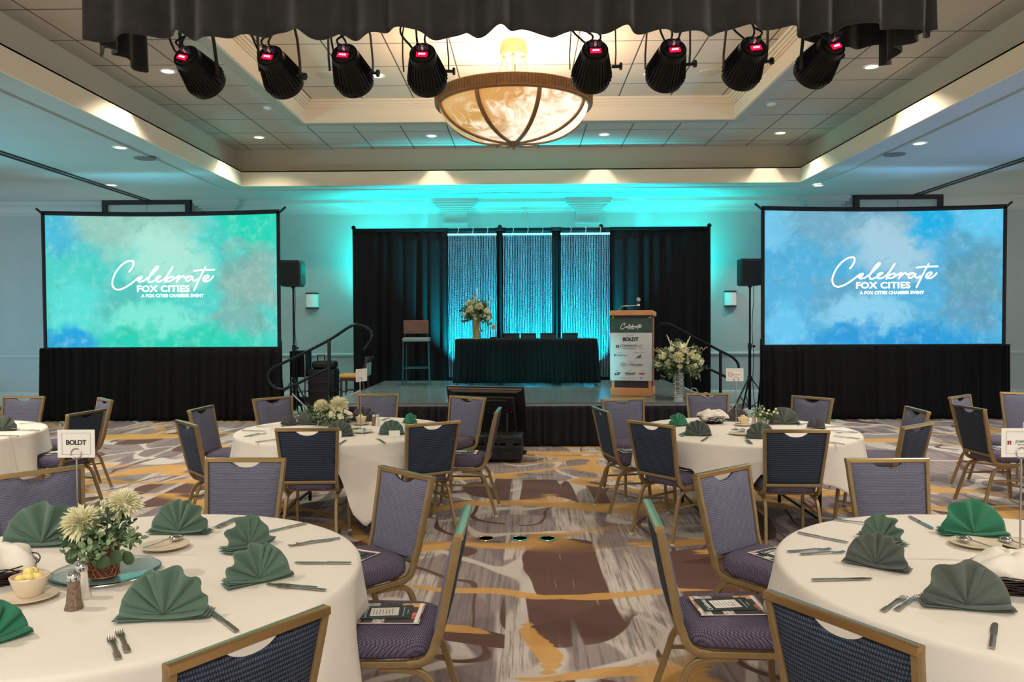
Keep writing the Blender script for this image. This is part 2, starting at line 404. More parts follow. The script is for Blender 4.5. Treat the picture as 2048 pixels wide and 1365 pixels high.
# soffit: lower plane around the tray, with the border strip 3 cm below the outer field
mb = MB(); rectring(mb, TX0-.45, TX1+.45, TY0-.45, TY1+.42, TX0-.03, TX1+.03, TY0-.03, TY1+.03, ZS+.02, ZS+.05)
rectring(mb, X0, X1, Y0, YW+.1, TX0-.45, TX1+.45, TY0-.45, TY1+.42, ZS, ZS+.05)
struct(mb, 'ceiling', m_ceil, smooth=False)
mb = MB(); rectring(mb, TX0-.03, TX1+.03, TY0-.03, TY1+.03, TX0, TX1, TY0, TY1, ZS+.015, ZF)
mb.bb(TX0-.5, TX0, TY0-.5, TY1+.5, ZF-.02, ZF); mb.bb(TX1, TX1+.5, TY0-.5, TY1+.5, ZF-.02, ZF)
mb.bb(TX0, TX1, TY1, TY1+.5, ZF-.02, ZF)
struct(mb, 'trim_1', m_cream, smooth=False)
m_setback = mat('setback_paint', (176, 166, 146), .9)
mb = MB(); rectring(mb, OX0-.06, OX1+.06, OY0-.06, OY1+.06, OX0, OX1, OY0, OY1, ZF, ZT+.02)
struct(mb, 'trim_2', m_setback, smooth=False)
mb = MB(); rectring(mb, OX0, OX1, OY0, OY1, CX0-.02, CX1+.02, CY0-.02, CY1+.02, ZT, ZT+.05)
struct(mb, 'ceiling', m_tile, smooth=False)
# flat border and stepped crown moulding of the coffer
mb = MB(); rectring(mb, CX0-.2, CX1+.2, CY0-.2, CY1+.2, CX0-.04, CX1+.04, CY0-.04, CY1+.04, ZT-.03, ZT+.02)
struct(mb, 'trim_3', m_setback, smooth=False)
mb = MB(); rectring(mb, CX0-.04, CX1+.04, CY0-.04, CY1+.04, CX0, CX1, CY0, CY1, ZT-.03, ZC+.02)
for a, b in ((.025, .13), (.05, .105), (.075, .075), (.11, .04)):
    rectring(mb, CX0, CX1, CY0, CY1, CX0+a, CX1-a, CY0+a, CY1-a, ZC-b, ZC)
struct(mb, 'trim_4', m_cream, smooth=False)
mb = MB(); mb.bb(CX0-.04, CX1+.04, CY0-.04, CY1+.04, ZC, ZC+.05); struct(mb, 'ceiling', m_tile2, smooth=False)

# back wall with crown moulding, chair rail, baseboard
mb = MB(); mb.bb(X0, X1, YW, YW+.2, 0, ZS); struct(mb, 'wall_back', m_wall, smooth=False)
def profile_x(mb, pr, x0, x1):      # pr = [(y,z)] extruded along x
    n = len(pr); vs = [(x0, a, b) for a, b in pr]+[(x1, a, b) for a, b in pr]
    mb.add(vs, [tuple(range(n)), tuple(range(n, 2*n))[::-1]]+[(i, (i+1) % n, (i+1) % n+n, i+n) for i in range(n)])
crown = [(YW, ZS-.27), (YW-.03, ZS-.27), (YW-.035, ZS-.23), (YW-.06, ZS-.22), (YW-.07, ZS-.17), (YW-.12, ZS-.10), (YW-.19, ZS-.07), (YW-.20, ZS), (YW, ZS)]
mb = MB(); profile_x(mb, crown, X0, X1); struct(mb, 'trim_5', m_trimp)
mb = MB(); profile_x(mb, [(YW, 1.0), (YW-.02, 1.0), (YW-.035, 1.02), (YW-.035, 1.05), (YW-.02, 1.07), (YW, 1.07)], X0, X1); struct(mb, 'trim_6', m_trimp)
mb = MB(); profile_x(mb, [(YW, 0), (YW-.025, 0), (YW-.025, .24), (YW-.012, .27), (YW, .285)], X0, X1); struct(mb, 'baseboard_back', m_trimp)
# pilasters with flared capitals
for k, x in enumerate((-1.41, 1.29, -6.25, 6.05)):
    mb = MB(); mb.bb(x-.24, x+.24, YW-.1, YW, 0, ZS-.2)
    mb.bb(x-.255, x+.255, YW-.12, YW, 3.70, 3.735)
    for j, (e, a, b) in enumerate(((.02, ZS-.27, ZS-.235), (.06, ZS-.235, ZS-.20), (.10, ZS-.20, ZS-.165), (.15, ZS-.165, ZS-.12), (.21, ZS-.12, ZS-.07), (.23, ZS-.07, ZS))):
        mb.bb(x-.24-e, x+.24+e, YW-.1-e, YW, a, b)
    struct(mb, 'trim_%d' % (7+k), m_wall, smooth=False)
# tall partition pocket doors with black frames
for k, (xa, xb) in enumerate(((-8.58, -6.78), (6.60, 8.36))):
    e = empty('door_%d' % (k+1), ((xa+xb)/2, YW-.26, 0)); e['kind'] = 'structure'; hw = (xb-xa)/2
    mb = MB()
    for q in (-1, 1): mb.bb(q*hw, q*(hw-.1), -.06, .04, 0, ZS)
    mb.bb(-hw+.1, hw-.1, -.06, .04, ZS-.09, ZS); mb.build('door_frame', m_black, e, smooth=False)
    mb = MB(); mb.bb(-hw+.1, -.005, -.01, .03, 0, ZS-.09); mb.build('door_leaf', m_wall, e, smooth=False)
    mb = MB(); mb.bb(.005, hw-.1, -.01, .03, 0, ZS-.09); mb.build('door_leaf', m_wall, e, smooth=False)
# partition tracks in the soffit
for k, (x, xx) in enumerate(((-7.66, -7.72), (7.62, 7.78))):
    for d in (0, .12):
        mb = MB(); mb.add([(x+d-.022, 2, ZS-.015), (x+d+.022, 2, ZS-.015), (xx+d+.022, YW-.2, ZS-.015), (xx+d-.022, YW-.2, ZS-.015),
                           (x+d-.022, 2, ZS+.01), (x+d+.022, 2, ZS+.01), (xx+d+.022, YW-.2, ZS+.01), (xx+d-.022, YW-.2, ZS+.01)],
                          [(0, 1, 2, 3), (4, 5, 6, 7), (0, 1, 5, 4), (1, 2, 6, 5), (2, 3, 7, 6), (3, 0, 4, 7)])
        struct(mb, 'trim_%d' % (12+2*k+(d > 0)), m_black, smooth=False)

# ---------------------------------------------------------------- ceiling fittings
m_canlit = mat('lit_lamp_lens', (255, 250, 235), .5, emit=(255, 244, 220), es=3)
m_canrim = mat('white_enamel', (235, 232, 222), .4)
def downlight(x, y, z, label, lit=True):
    e = empty('ceiling_downlight', (x, y, z), label=label, cat='ceiling light', group='round recessed ceiling downlights')
    mb = MB(); mb.lathe([(.075, 0), (.11, 0), (.108, -.008), (.085, -.012), (.075, -.006), (.075, 0)], 24, cap=False); mb.build('trim_ring', m_canrim, e)
    mb = MB(); mb.lathe([(0, -.004), (.04, -.0045), (.078, -.004)], 24); mb.build('lens', m_canlit if lit else m_canrim, e)
    return e
LBL = ['recessed ceiling downlight in the tray tiles beside the far left stage lamp', 'recessed downlight in the far left corner of the tray ceiling',
       'recessed downlight in the tray ceiling just left of the bowl chandelier', 'recessed downlight in the tray ceiling just right of the bowl chandelier',
       'recessed downlight in the far right corner of the tray ceiling', 'recessed ceiling downlight in the tray tiles right of the far right stage lamp',]
for (x, y), l in zip(CANS[:6], LBL): downlight(x, y, ZT, l)
LB2 = ['round downlight in the painted soffit at left, outside the tray', 'small round downlight in the left soffit next to the partition track above the left screen',
       'round downlight in the painted soffit at right, outside the tray', 'small downlight in the soffit at the right corner of the tray fascia']
for (x, y), l in zip(SCANS[:4], LB2): downlight(x, y, ZS, l)
downlight(-2.1, 11.4, ZC, 'recessed downlight in the coffer tiles between two stage lamps left of the chandelier')
downlight(1.82, 11.45, ZC, 'recessed downlight in the coffer tiles half hidden by a stage lamp right of the chandelier')
m_grille = mat('ceiling_speaker_grille', (205, 190, 165), .8, bump=.5, bscale=600)
m_grille2 = mat('soffit_speaker_grille', (110, 112, 112), .8, bump=.5, bscale=600)
for x, y, z, m, l in ((-2.8, 11.35, ZC, m_grille, 'round ceiling loudspeaker in the coffer tiles left of the chandelier'),
                      (2.65, 11.4, ZC, m_grille, 'round ceiling loudspeaker in the coffer tiles right of the chandelier'),
                      (-5.75, 11.95, ZS, m_grille2, 'round grey ceiling loudspeaker in the left soffit'),
                      (5.6, 12.1, ZS, m_grille2, 'round grey ceiling loudspeaker in the right soffit')):
    e = empty('ceiling_speaker', (x, y, z), label=l, cat='ceiling speaker', group='round ceiling loudspeakers')
    mb = MB(); mb.lathe([(0, -.012), (.1, -.012), (.135, -.008)], 28); mb.build('grille', m, e)
    mb = MB(); mb.lathe([(.135, 0), (.16, 0), (.155, -.01), (.135, -.01), (.135, 0)], 28, cap=False); mb.build('rim', m, e)
for x, y, l in ((-3.83, 11.85, 'small round detector disc on the tray tiles near the left coffer corner'), (3.68, 11.9, 'small round detector disc on the tray tiles near the right coffer corner')):
    mb = MB(); mb.lathe([(0, -.03), (.04, -.028), (.07, -.012), (.075, 0)], 20); tag(mb.build('smoke_detector', m_canrim, loc=(x, y, ZT)), l, 'smoke detector', 'detector discs on the tray ceiling')
# sprinkler on the back wall
e = empty('wall_sprinkler', tuple(at(1050, 428, y=YW)), label='small sprinkler head on the teal-lit wall above the drape', cat='sprinkler')
mb = MB(); mb.tube([(0, 0, 0), (0, -.08, 0)], .012); mb.build('pipe', m_chrome, e)
mb = MB(); mb.tube([(0, -.08, 0), (0, -.085, 0)], .022, 14); mb.tube([(-.04, -.09, .02), (-.04, -.09, -.03)], .006); mb.tube([(.04, -.09, .02), (.04, -.09, -.03)], .006); mb.build('deflector', m_chrome, e)
# wall sconces
m_scon = mat('sconce_shade', (225, 228, 222), .5)
for (a, b, l) in (((613, 586), (636, 618), 'white half-round wall sconce with dark end bands, left of the stage drape'), ((1450, 582), (1471, 614), 'white half-round wall sconce with dark end bands, right of the stage drape')):
    p = at(*a, y=YW); q = at(*b, y=YW); x = (p.x+q.x)/2; hw = (q.x-p.x)/2+.01; h = p.z-q.z
    e = empty('wall_sconce', (x, YW, q.z), label=l, cat='wall lamp', group='wall sconces')
    mb = MB(); mb.lathe([(.001, .02), (hw, .02), (hw, h-.02), (.001, h-.02)], 16, a0=PI, a1=2*PI, cap=False); mb.build('shade', m_scon, e)
    for nm, z0 in (('band', 0), ('band', h-.03)):
        mb = MB(); mb.lathe([(.001, z0), (hw+.008, z0), (hw+.008, z0+.03), (.001, z0+.03)], 16, a0=PI, a1=2*PI, cap=False); mb.build(nm, m_wood_d, e)

# ---------------------------------------------------------------- chandelier
def alabaster():
    m = mat('alabaster_glass', (240, 220, 180), .35); t = NT(m); o = t.obj()
    x, y, z = t.sep(o)
    n = t.noise(t.vec('ADD', o, t.mul(o, (.3, .2, .5))), 3.2, 5, .6, 1.5); g = t.math('ADD', t.math('MULTIPLY', x, .30), t.math('MULTIPLY', t.math('ADD', z, 1.02), -.7))
    k = t.smooth(t.math('ADD', n, g), .34, .74)
    c = t.mix(k, lin((232, 176, 104)), lin((255, 244, 222)))
    streak = t.noise(t.mul(o, (9, 9, 3)), 1, 5, .7, 2)
    c = t.mix(t.math('MULTIPLY', t.smooth(streak, .56, .68), .45), c, lin((200, 140, 70)))
    t.nt.links.new(c, t.b.inputs['Base Color']); t.nt.links.new(c, t.b.inputs['Emission Color'])
    es = t.math('ADD', .22, t.math('MULTIPLY', k, .26)); t.nt.links.new(es, t.b.inputs['Emission Strength'])
    return m
m_bronze = mat('antique_bronze', (150, 108, 66), .45, .5, vary=.12, vscale=15)
m_brass = mat('warm_brass', (196, 164, 118), .5, .3)
rimz = 4.48
e = empty('chandelier', (CHX, CHY, ZC), label='large alabaster glass bowl chandelier with bronze rim and ribs under the coffer', cat='chandelier')
RB = .985
mb = MB(); bowl = []
BD = .45
for k in range(15):
    a = PI/2*k/14; bowl.append((max(.0, (RB-.05)*math.cos(a)**.9 if k < 14 else 0), -.06-BD*math.sin(a)**1.1))
mb.lathe([(r, rimz-ZC+z) for r, z in bowl], 64); mb.build('glass_bowl', alabaster(), e)
mb = MB(); mb.lathe([(RB-.05, rimz-ZC-.08), (RB-.02, rimz-ZC-.085), (RB, rimz-ZC-.07), (RB+.005, rimz-ZC+.07), (RB-.02, rimz-ZC+.085), (RB-.05, rimz-ZC+.07), (RB-.05, rimz-ZC-.08)], 96, cap=False)
for k in range(150):
    a = 2*PI*k/150; x, y = math.cos(a), math.sin(a); mb.tube([(x*(RB+.004), y*(RB+.004), rimz-ZC-.05), (x*(RB+.006), y*(RB+.006), rimz-ZC+.055)], .006, 4)
mb.build('rim', m_bronze, e)
for k in range(8):
    a = -PI/2+math.radians(-26+46*k*45/46); pts = []
    for j in range(14):
        t_ = PI/2*j/14; r = (RB-.03)*math.cos(t_)**.9; z = rimz-ZC-.07-(BD+.005)*math.sin(t_)**1.15
        pts.append((r*math.cos(a), r*math.sin(a), z))
    pts.append((.02*math.cos(a), .02*math.sin(a), rimz-ZC-.075-BD))
    mb = MB(); mb.bar(pts, .05, .02, up=(-math.sin(a), math.cos(a), 0)); mb.build('rib', m_bronze, e)
mb = MB(); z0 = rimz-ZC-.06-BD; mb.lathe([(0, z0-.09), (.012, z0-.085), (.018, z0-.07), (.01, z0-.06), (.03, z0-.05), (.075, z0-.03), (.10, z0-.01), (.10, z0+.01), (.05, z0+.02)], 24); mb.build('finial', m_bronze, e)
mb = MB(); mb.lathe([(0, -.26), (.11, -.25), (.14, -.2), (.165, -.19), (.165, -.06), (.15, -.05), (.15, 0)], 32)
for k in range(36):
    a = 2*PI*k/36; mb.tube([(.168*math.cos(a), .168*math.sin(a), -.19), (.168*math.cos(a), .168*math.sin(a), -.06)], .006, 4)
mb.build('canopy', m_brass, e)
for k in range(5):
    a = -PI/2+2*PI*k/5; c_, s_ = math.cos(a), math.sin(a)
    mb = MB(); mb.tube([(.12*c_, .12*s_, -.2), (.30*c_, .30*s_, rimz-ZC+.02), (RB*.93*c_, RB*.93*s_, rimz-ZC+.0)], .013, 8); mb.ball((.13*c_, .13*s_, -.24), .03); mb.build('support_rod', m_brass, e)
mb = MB(); pr = [(.02, -.01), (.24, -.012), (.30, -.02), (.33, -.05), (.37, -.055), (.40, -.03), (.45, -.045), (.48, -.04), (.51, 0)]
mb.lathe(pr, 64)
for k in range(40):
    a = 2*PI*k/40; mb.tube([(.13*math.cos(a), .13*math.sin(a), -.012), (.30*math.cos(a), .30*math.sin(a), -.022)], .008, 5)
tag(mb.build('ceiling_medallion', mat('white_plaster', (240, 236, 228), .8), loc=(CHX, CHY, ZC)), 'round white fluted plaster medallion on the coffer above the chandelier', 'ceiling medallion')

# ---------------------------------------------------------------- valance and truss
def pleats(L, y0, z0, z1, amp, lam, seed, hem=0, flare=1.0, nv=8, per=8):
    """a hanging cloth: list of grid functions along x from 0..L"""
    rnd = random.Random(seed); ph = [rnd.uniform(0, 6.28) for _ in range(8)]
    def fn(u, v):
        x = u*L; k = .55+.45*flare*v
        a = math.sin(2*PI*x/lam+1.2*math.sin(2*PI*x/(lam*3.7)+ph[0])+ph[1])
        b = math.sin(2*PI*x/(lam*2.3)+ph[2])*.5+math.sin(2*PI*x/(lam*.61)+ph[5])*.25
        hz = hem*(math.sin(2*PI*x/(lam*2.9)+ph[3])*.6+math.sin(2*PI*x/(lam*1.37)+ph[4])*.4)
        return (x+.2*lam*math.sin(2*PI*x/lam+ph[6])*k*.3, y0+amp*k*(a+b), z0+(z1+hz*1.0-z0)*v)
    return fn
vx0 = at(190, 60, y=4.2).x; vx1 = at(1855, 60, y=4.2).x
e = empty('valance_drape', (0, 4.2, 3.2), label='black pleated valance cloth hanging over the lighting truss at the top', cat='drape')
zb = at(1000, 66, y=4.1).z
mb = MB(); f1 = pleats(vx1-vx0, 0, 3.62-3.2, zb-3.2, .045, .21, 3, .028); mb.grid(360, 10, lambda u, v: tuple(Vector(f1(u, v))+Vector((vx0, -.1, 0))))
mb.build('front_cloth', m_valance, e, thick=.006)
for (xa, xb, y_, nm) in ((195, 300, .5, 'return_cloth'), (1610, 1800, .5, 'return_cloth')):
    a = at(xa, 100, y=4.7).x; b = at(xb, 100, y=4.7).x; z_ = at(xa, 112 if xa < 500 else 92, y=4.7).z
    mb = MB(); f2 = pleats(b-a, 0, 3.62-3.2, z_-3.2, .04, .2, 5+xa, .03); mb.grid(60, 10, lambda u, v: tuple(Vector(f2(u, v))+Vector((a, y_, 0))))
    mb.build(nm, m_valance, e, thick=.006)
for x_, q in ((vx0, 1), (vx1, -1)):
    mb = MB(); f3 = pleats(.6, 0, 3.62-3.2, zb-3.2, .03, .2, 9, .02); mb.grid(30, 10, lambda u, v: (x_+f3(u, v)[1]+q*.03, -.1+f3(u, v)[0], f3(u, v)[2])); mb.build('end_cloth', m_valance, e, thick=.006)
e = empty('lighting_truss', (0, 4.45, 3.5), label='aluminium lighting truss hidden behind the black valance', cat='truss')
mb = MB()
for y_, z_ in ((-.14, 0), (.14, 0), (-.14, .28), (.14, .28)): mb.tube([(vx0+.08, y_, z_), (vx1-.08, y_, z_)], .024)
mb.build('chord', mat('aluminium', (170, 172, 175), .35, .9), e)
mb = MB(); n = 16
for k in range(n):
    a = vx0+.1+(vx1-vx0-.2)*k/n; b = vx0+.1+(vx1-vx0-.2)*(k+1)/n
    for y_ in (-.14, .14): mb.tube([(a, y_, 0), ((a+b)/2, y_, .28), (b, y_, 0)], .011, 6)
    mb.tube([(a, -.14, 0), (a, .14, 0)], .011, 6)
mb.build('lattice', MATS['aluminium'], e)
for x_ in (-1.6, 1.7):
    mb = MB(); mb.tube([(x_, 0, .28), (x_, 0, ZT-3.5)], .012); mb.build('hanging_cable', m_blackm, e)

# stage lamps (LED PAR cans)
m_disp = mat('red_led_display', (120, 0, 20), .4, emit=(235, 10, 50), es=1.3)
m_dig = mat('red_led_digits', (255, 170, 180), .4, emit=(255, 150, 170), es=2)
m_plug = mat('blue_plug', (60, 66, 98), .5); m_finm = mat('lamp_black', (20, 20, 19), .4, .3, vary=.3, vscale=40)
m_yoke = mat('yoke_metal', (70, 62, 56), .4, .7)
def par():
    e = empty('stage_lamp', cat='stage lamp')
    # local: axis -z is where the light points, display on the +z end
    mb = MB(); pr = [(.062, .125), (.074, .12), (.078, .08), (.098, -.02), (.108, -.09), (.110, -.12), (.100, -.125), (.095, -.11), (0, -.105)]
    mb.lathe(pr, 32)
    for k in range(30):
        a = 2*PI*k/30; c_, s_ = math.cos(a), math.sin(a)
        mb.add([(.072*c_-.002*s_, .072*s_+.002*c_, .09), (.072*c_+.002*s_, .072*s_-.002*c_, .09), (.112*c_+.002*s_, .112*s_-.002*c_, -.095), (.112*c_-.002*s_, .112*s_+.002*c_, -.095),
                (.082*c_, .082*s_, .085), (.120*c_, .120*s_, -.08)], [(0, 4, 5, 3), (1, 2, 5, 4), (0, 1, 4), (3, 5, 2), (0, 3, 2, 1)])
    mb.build('body', m_finm, e)
    mb = MB(); mb.lathe([(0, .135), (.058, .132), (.063, .12), (0, .12)], 28); mb.build('rear_panel', m_black, e)
    mb = MB(); mb.box((0, -.022, .137), (.062, .030, .006)); d = mb.build('display', m_disp, e, bevel=.002)
    text('digits', 'dMX8', .016, m_dig, d, loc=(0, -.022, .1405), rot=(0, 0, 0), bold=.0005)
    for x in (-.022, .022):
        mb = MB(); mb.tube([(x, .018, .13), (x, .022, .165)], .013, 10); mb.build('connector', m_plug, e)
    mb = MB(); mb.box((0, .02, .142), (.014, .02, .03)); mb.build('switch', m_paper, e, bevel=.002)
    mb = MB(); pts = [(-.13, -.0, -.03), (-.132, .05, .03), (-.125, .13, .13), (-.10, .20, .21), (0, .215, .23), (.10, .20, .21), (.125, .13, .13), (.132, .05, .03), (.13, 0, -.03)]
    mb.bar(pts, .022, .006, up=(0, 1, 0)); mb.build('yoke', m_yoke, e)
    mb = MB(); mb.tube([(.11, 0, -.02), (.155, 0, -.02)], .009, 8); mb.tube([(.155, 0, -.02), (.168, 0, -.02)], .022, 6); mb.build('knob', m_black, e)
    return e
pr_ = par(); cabs = MB
pars = [(395, 141, -.33, -10), (556, 141, -.20, -8), (700, 138, -.12, -6), (851, 137, -.04, -3), (1186, 130, .04, 3), (1337, 128, .12, 5), (1493, 124, .16, 6), (1643, 120, .34, 10)]
PL = ['black LED stage lamp at the far left of the row under the valance', 'second black LED stage lamp from the left under the valance', 'third black LED stage lamp from the left, above the smaller ceiling speaker',
      'black LED stage lamp just left of the bowl chandelier', 'black LED stage lamp just right of the bowl chandelier', 'third black LED stage lamp from the right under the valance',
      'second black LED stage lamp from the right under the valance', 'black LED stage lamp at the far right of the row under the valance']
placed = []
for k, (px, py, tilt, yw) in enumerate(pars):
    p = at(px, py, y=4.55)
    # tip the axis: display end faces the camera and up, light end away and down
    o = clone(pr_, p, (math.radians(66), -tilt, tilt*1.0), PL[k], 'LED stage lamps under the valance'); placed.append((o, p))
for k, (o, p) in enumerate(placed):
    M = Matrix.Translation(p) @ o.rotation_euler.to_matrix().to_4x4(); Mi = M.inverted(); rnd = random.Random(k)
    for j, x in enumerate((-.022, .022, -.05)):
        a = M @ Vector((x, .022, .165)); top = Vector((p.x+rnd.uniform(-.06, .03)+x, 4.5, 3.50)); mid = (a+top)/2+Vector((rnd.uniform(-.03, .03)+(-.05 if j == 2 else 0), 0, -.03))
        if j == 2: a = M @ Vector((-.055, 0, .125))
        mb = MB(); mb.tube([Mi @ q for q in cr([a, a+(M.to_3x3() @ Vector((0, 0, .04))), mid, top], 6)], .006, 6); mb.build('cable', m_black, o)
    a = M @ Vector((0, .215, .23)); mb = MB(); mb.tube([Mi @ a, Mi @ Vector((a.x, 4.5, 3.5))], .012, 8); mb.build('clamp_rod', m_blackm, o)
# ================================================================ screens
def screen_mat(name, base, blobs, glow, s1):
    """projected watercolour picture: soft patches of colour with cloudy texture"""
    m = mat(name, base, .8); t = NT(m); o = t.obj(); x, y, z = t.sep(o)
    cl = t.noise(o, 1.1, 6, .62, .6); cl2 = t.noise(o, 5, 5, .7)
    w1 = t.math('MULTIPLY', t.math('SUBTRACT', cl, .5), 1.6); xx = t.math('ADD', x, w1); zz = t.math('ADD', z, t.math('MULTIPLY', t.math('SUBTRACT', t.noise(t.vec('ADD', o, (5, 5, 5)), 1.3, 5, .6), .5), 1.3))
    c = lin(base)
    for (bx, bz, rx, rz, col, k) in blobs:
        ex = t.math('DIVIDE', t.math('SUBTRACT', xx, bx), rx); ez = t.math('DIVIDE', t.math('SUBTRACT', zz, bz), rz)
        r = t.math('ADD', t.math('MULTIPLY', ex, ex), t.math('MULTIPLY', ez, ez))
        f = t.math('MULTIPLY', t.math('SUBTRACT', 1.0, t.smooth(r, .1, 1.0)), k); c = t.mix(f, c, lin(col))
    c = t.mix(t.math('MULTIPLY', t.smooth(cl2, .45, .75), .35), c, lin(glow))
    c = t.mix(t.math('MULTIPLY', t.smooth(t.noise(t.vec('ADD', o, (2, 0, 9)), 2.2, 7, .7, 1), .52, .64), .28), c, lin(tuple(v*.75 for v in base)))
    t.nt.links.new(c, t.b.inputs['Emission Color']); t.b.inputs['Emission Strength'].default_value = s1
    t.b.inputs['Base Color'].default_value = (.02, .02, .02, 1); return m
m_sl = screen_mat('projected_green_picture', (72, 205, 195), [
    (.3, 2.1, .7, .6, (64, 176, 214), .8), (1.6, 2.2, 1.4, .7, (150, 196, 180), .9), (2.1, 1.6, 1.1, .7, (176, 232, 214), .8), (3.7, 2.2, .8, .7, (0, 208, 178), 1),
    (3.7, 1.2, .75, .75, (134, 176, 168), 1), (3.5, .55, .5, .4, (120, 170, 165), .8), (1.3, .9, .7, .4, (80, 188, 178), .8), (2.0, .45, 1.2, .35, (130, 236, 214), .7),
    (2.4, .1, 2.2, .35, (4, 205, 176), .95), (.3, .1, .7, .4, (10, 160, 216), 1), (.5, .7, .6, .5, (90, 226, 220), .6)], (170, 240, 226), .56)
m_sr = screen_mat('projected_blue_picture', (76, 172, 214), [
    (.2, 2.1, .5, .5, (110, 196, 232), .9), (1.6, 2.15, 1.6, .6, (112, 168, 190), .9), (2.1, 1.7, 1.0, .6, (168, 206, 222), .8), (2.9, 2.2, .6, .5, (0, 172, 224), 1), (3.8, 2.1, .6, .5, (92, 200, 238), .8),
    (3.7, 1.2, .75, .75, (92, 156, 176), 1), (3.6, .6, .5, .4, (96, 150, 175), .8), (1.3, .9, .7, .4, (90, 160, 192), .8), (1.8, .55, 1.0, .35, (140, 208, 236), .8),
    (2.2, .1, 2.2, .35, (0, 150, 214), .95), (.3, .3, .6, .5, (100, 200, 240), .7)], (160, 215, 240), .56)
m_txt = mat('bright_white_lettering', (255, 255, 255), .5, emit=(255, 255, 255), es=.75)
SCRIPT = [
 [(465, 270), (500, 225), (532, 165), (530, 108), (488, 96), (415, 118), (325, 185), (250, 280), (205, 380), (192, 460), (215, 525), (265, 553), (325, 548), (400, 517), (480, 468), (550, 415), (610, 370), (660, 350), (668, 365), (640, 390), (600, 400)],
 [(650, 352), (610, 372), (598, 405), (630, 428), (690, 418), (760, 372), (840, 300), (905, 235), (932, 195), (905, 190), (850, 250), (795, 335), (770, 400), (785, 436), (835, 428), (900, 395), (950, 362), (972, 350), (950, 342), (905, 362), (888, 400), (912, 428), (960, 422), (1020, 385), (1090, 310), (1158, 202)],
 [(1158, 202), (1100, 290), (1055, 370), (1028, 440)],
 [(1040, 415), (1090, 372), (1140, 352), (1168, 365), (1150, 400), (1105, 425), (1060, 425)],
 [(1140, 410), (1200, 375), (1262, 342), (1245, 385), (1220, 432)], [(1235, 405), (1290, 360), (1330, 345), (1345, 372)],
 [(1345, 372), (1400, 352), (1455, 348), (1410, 358), (1375, 392), (1380, 424), (1425, 412), (1478, 358)], [(1478, 358), (1478, 400), (1505, 424), (1560, 395)],
 [(1682, 208), (1630, 300), (1562, 430), (1520, 520), (1495, 570)], [(1500, 265), (1600, 250), (1710, 248), (1822, 245)],
 [(1640, 405), (1700, 385), (1732, 352), (1708, 337), (1660, 362), (1640, 402), (1668, 430), (1720, 425), (1770, 392), (1805, 352)]]
def script_word(name, m, parent, x0, z0, k, y=-.006, w=.5):
    """the handwritten word Celebrate; (x0,z0) = place of drawing point (0,0), k metres per drawing unit"""
    mb = MB()
    for st in SCRIPT:
        P = cr([(x0+a*k, 0, z0-b*k) for a, b in st], 6); T = Matrix.Translation((0, y, 0)) @ Matrix.Diagonal((1, .12, 1, 1))
        mb.tube(P, 17*k*w*2, 8, M=T); 
        for q in (P[0], P[-1]): mb.ball(q, 17*k*w*2, 8, 6, M=T)
    return mb.build(name, m, parent)
m_rail = mat('screen_frame_black', (14, 22, 30), .5, .3)
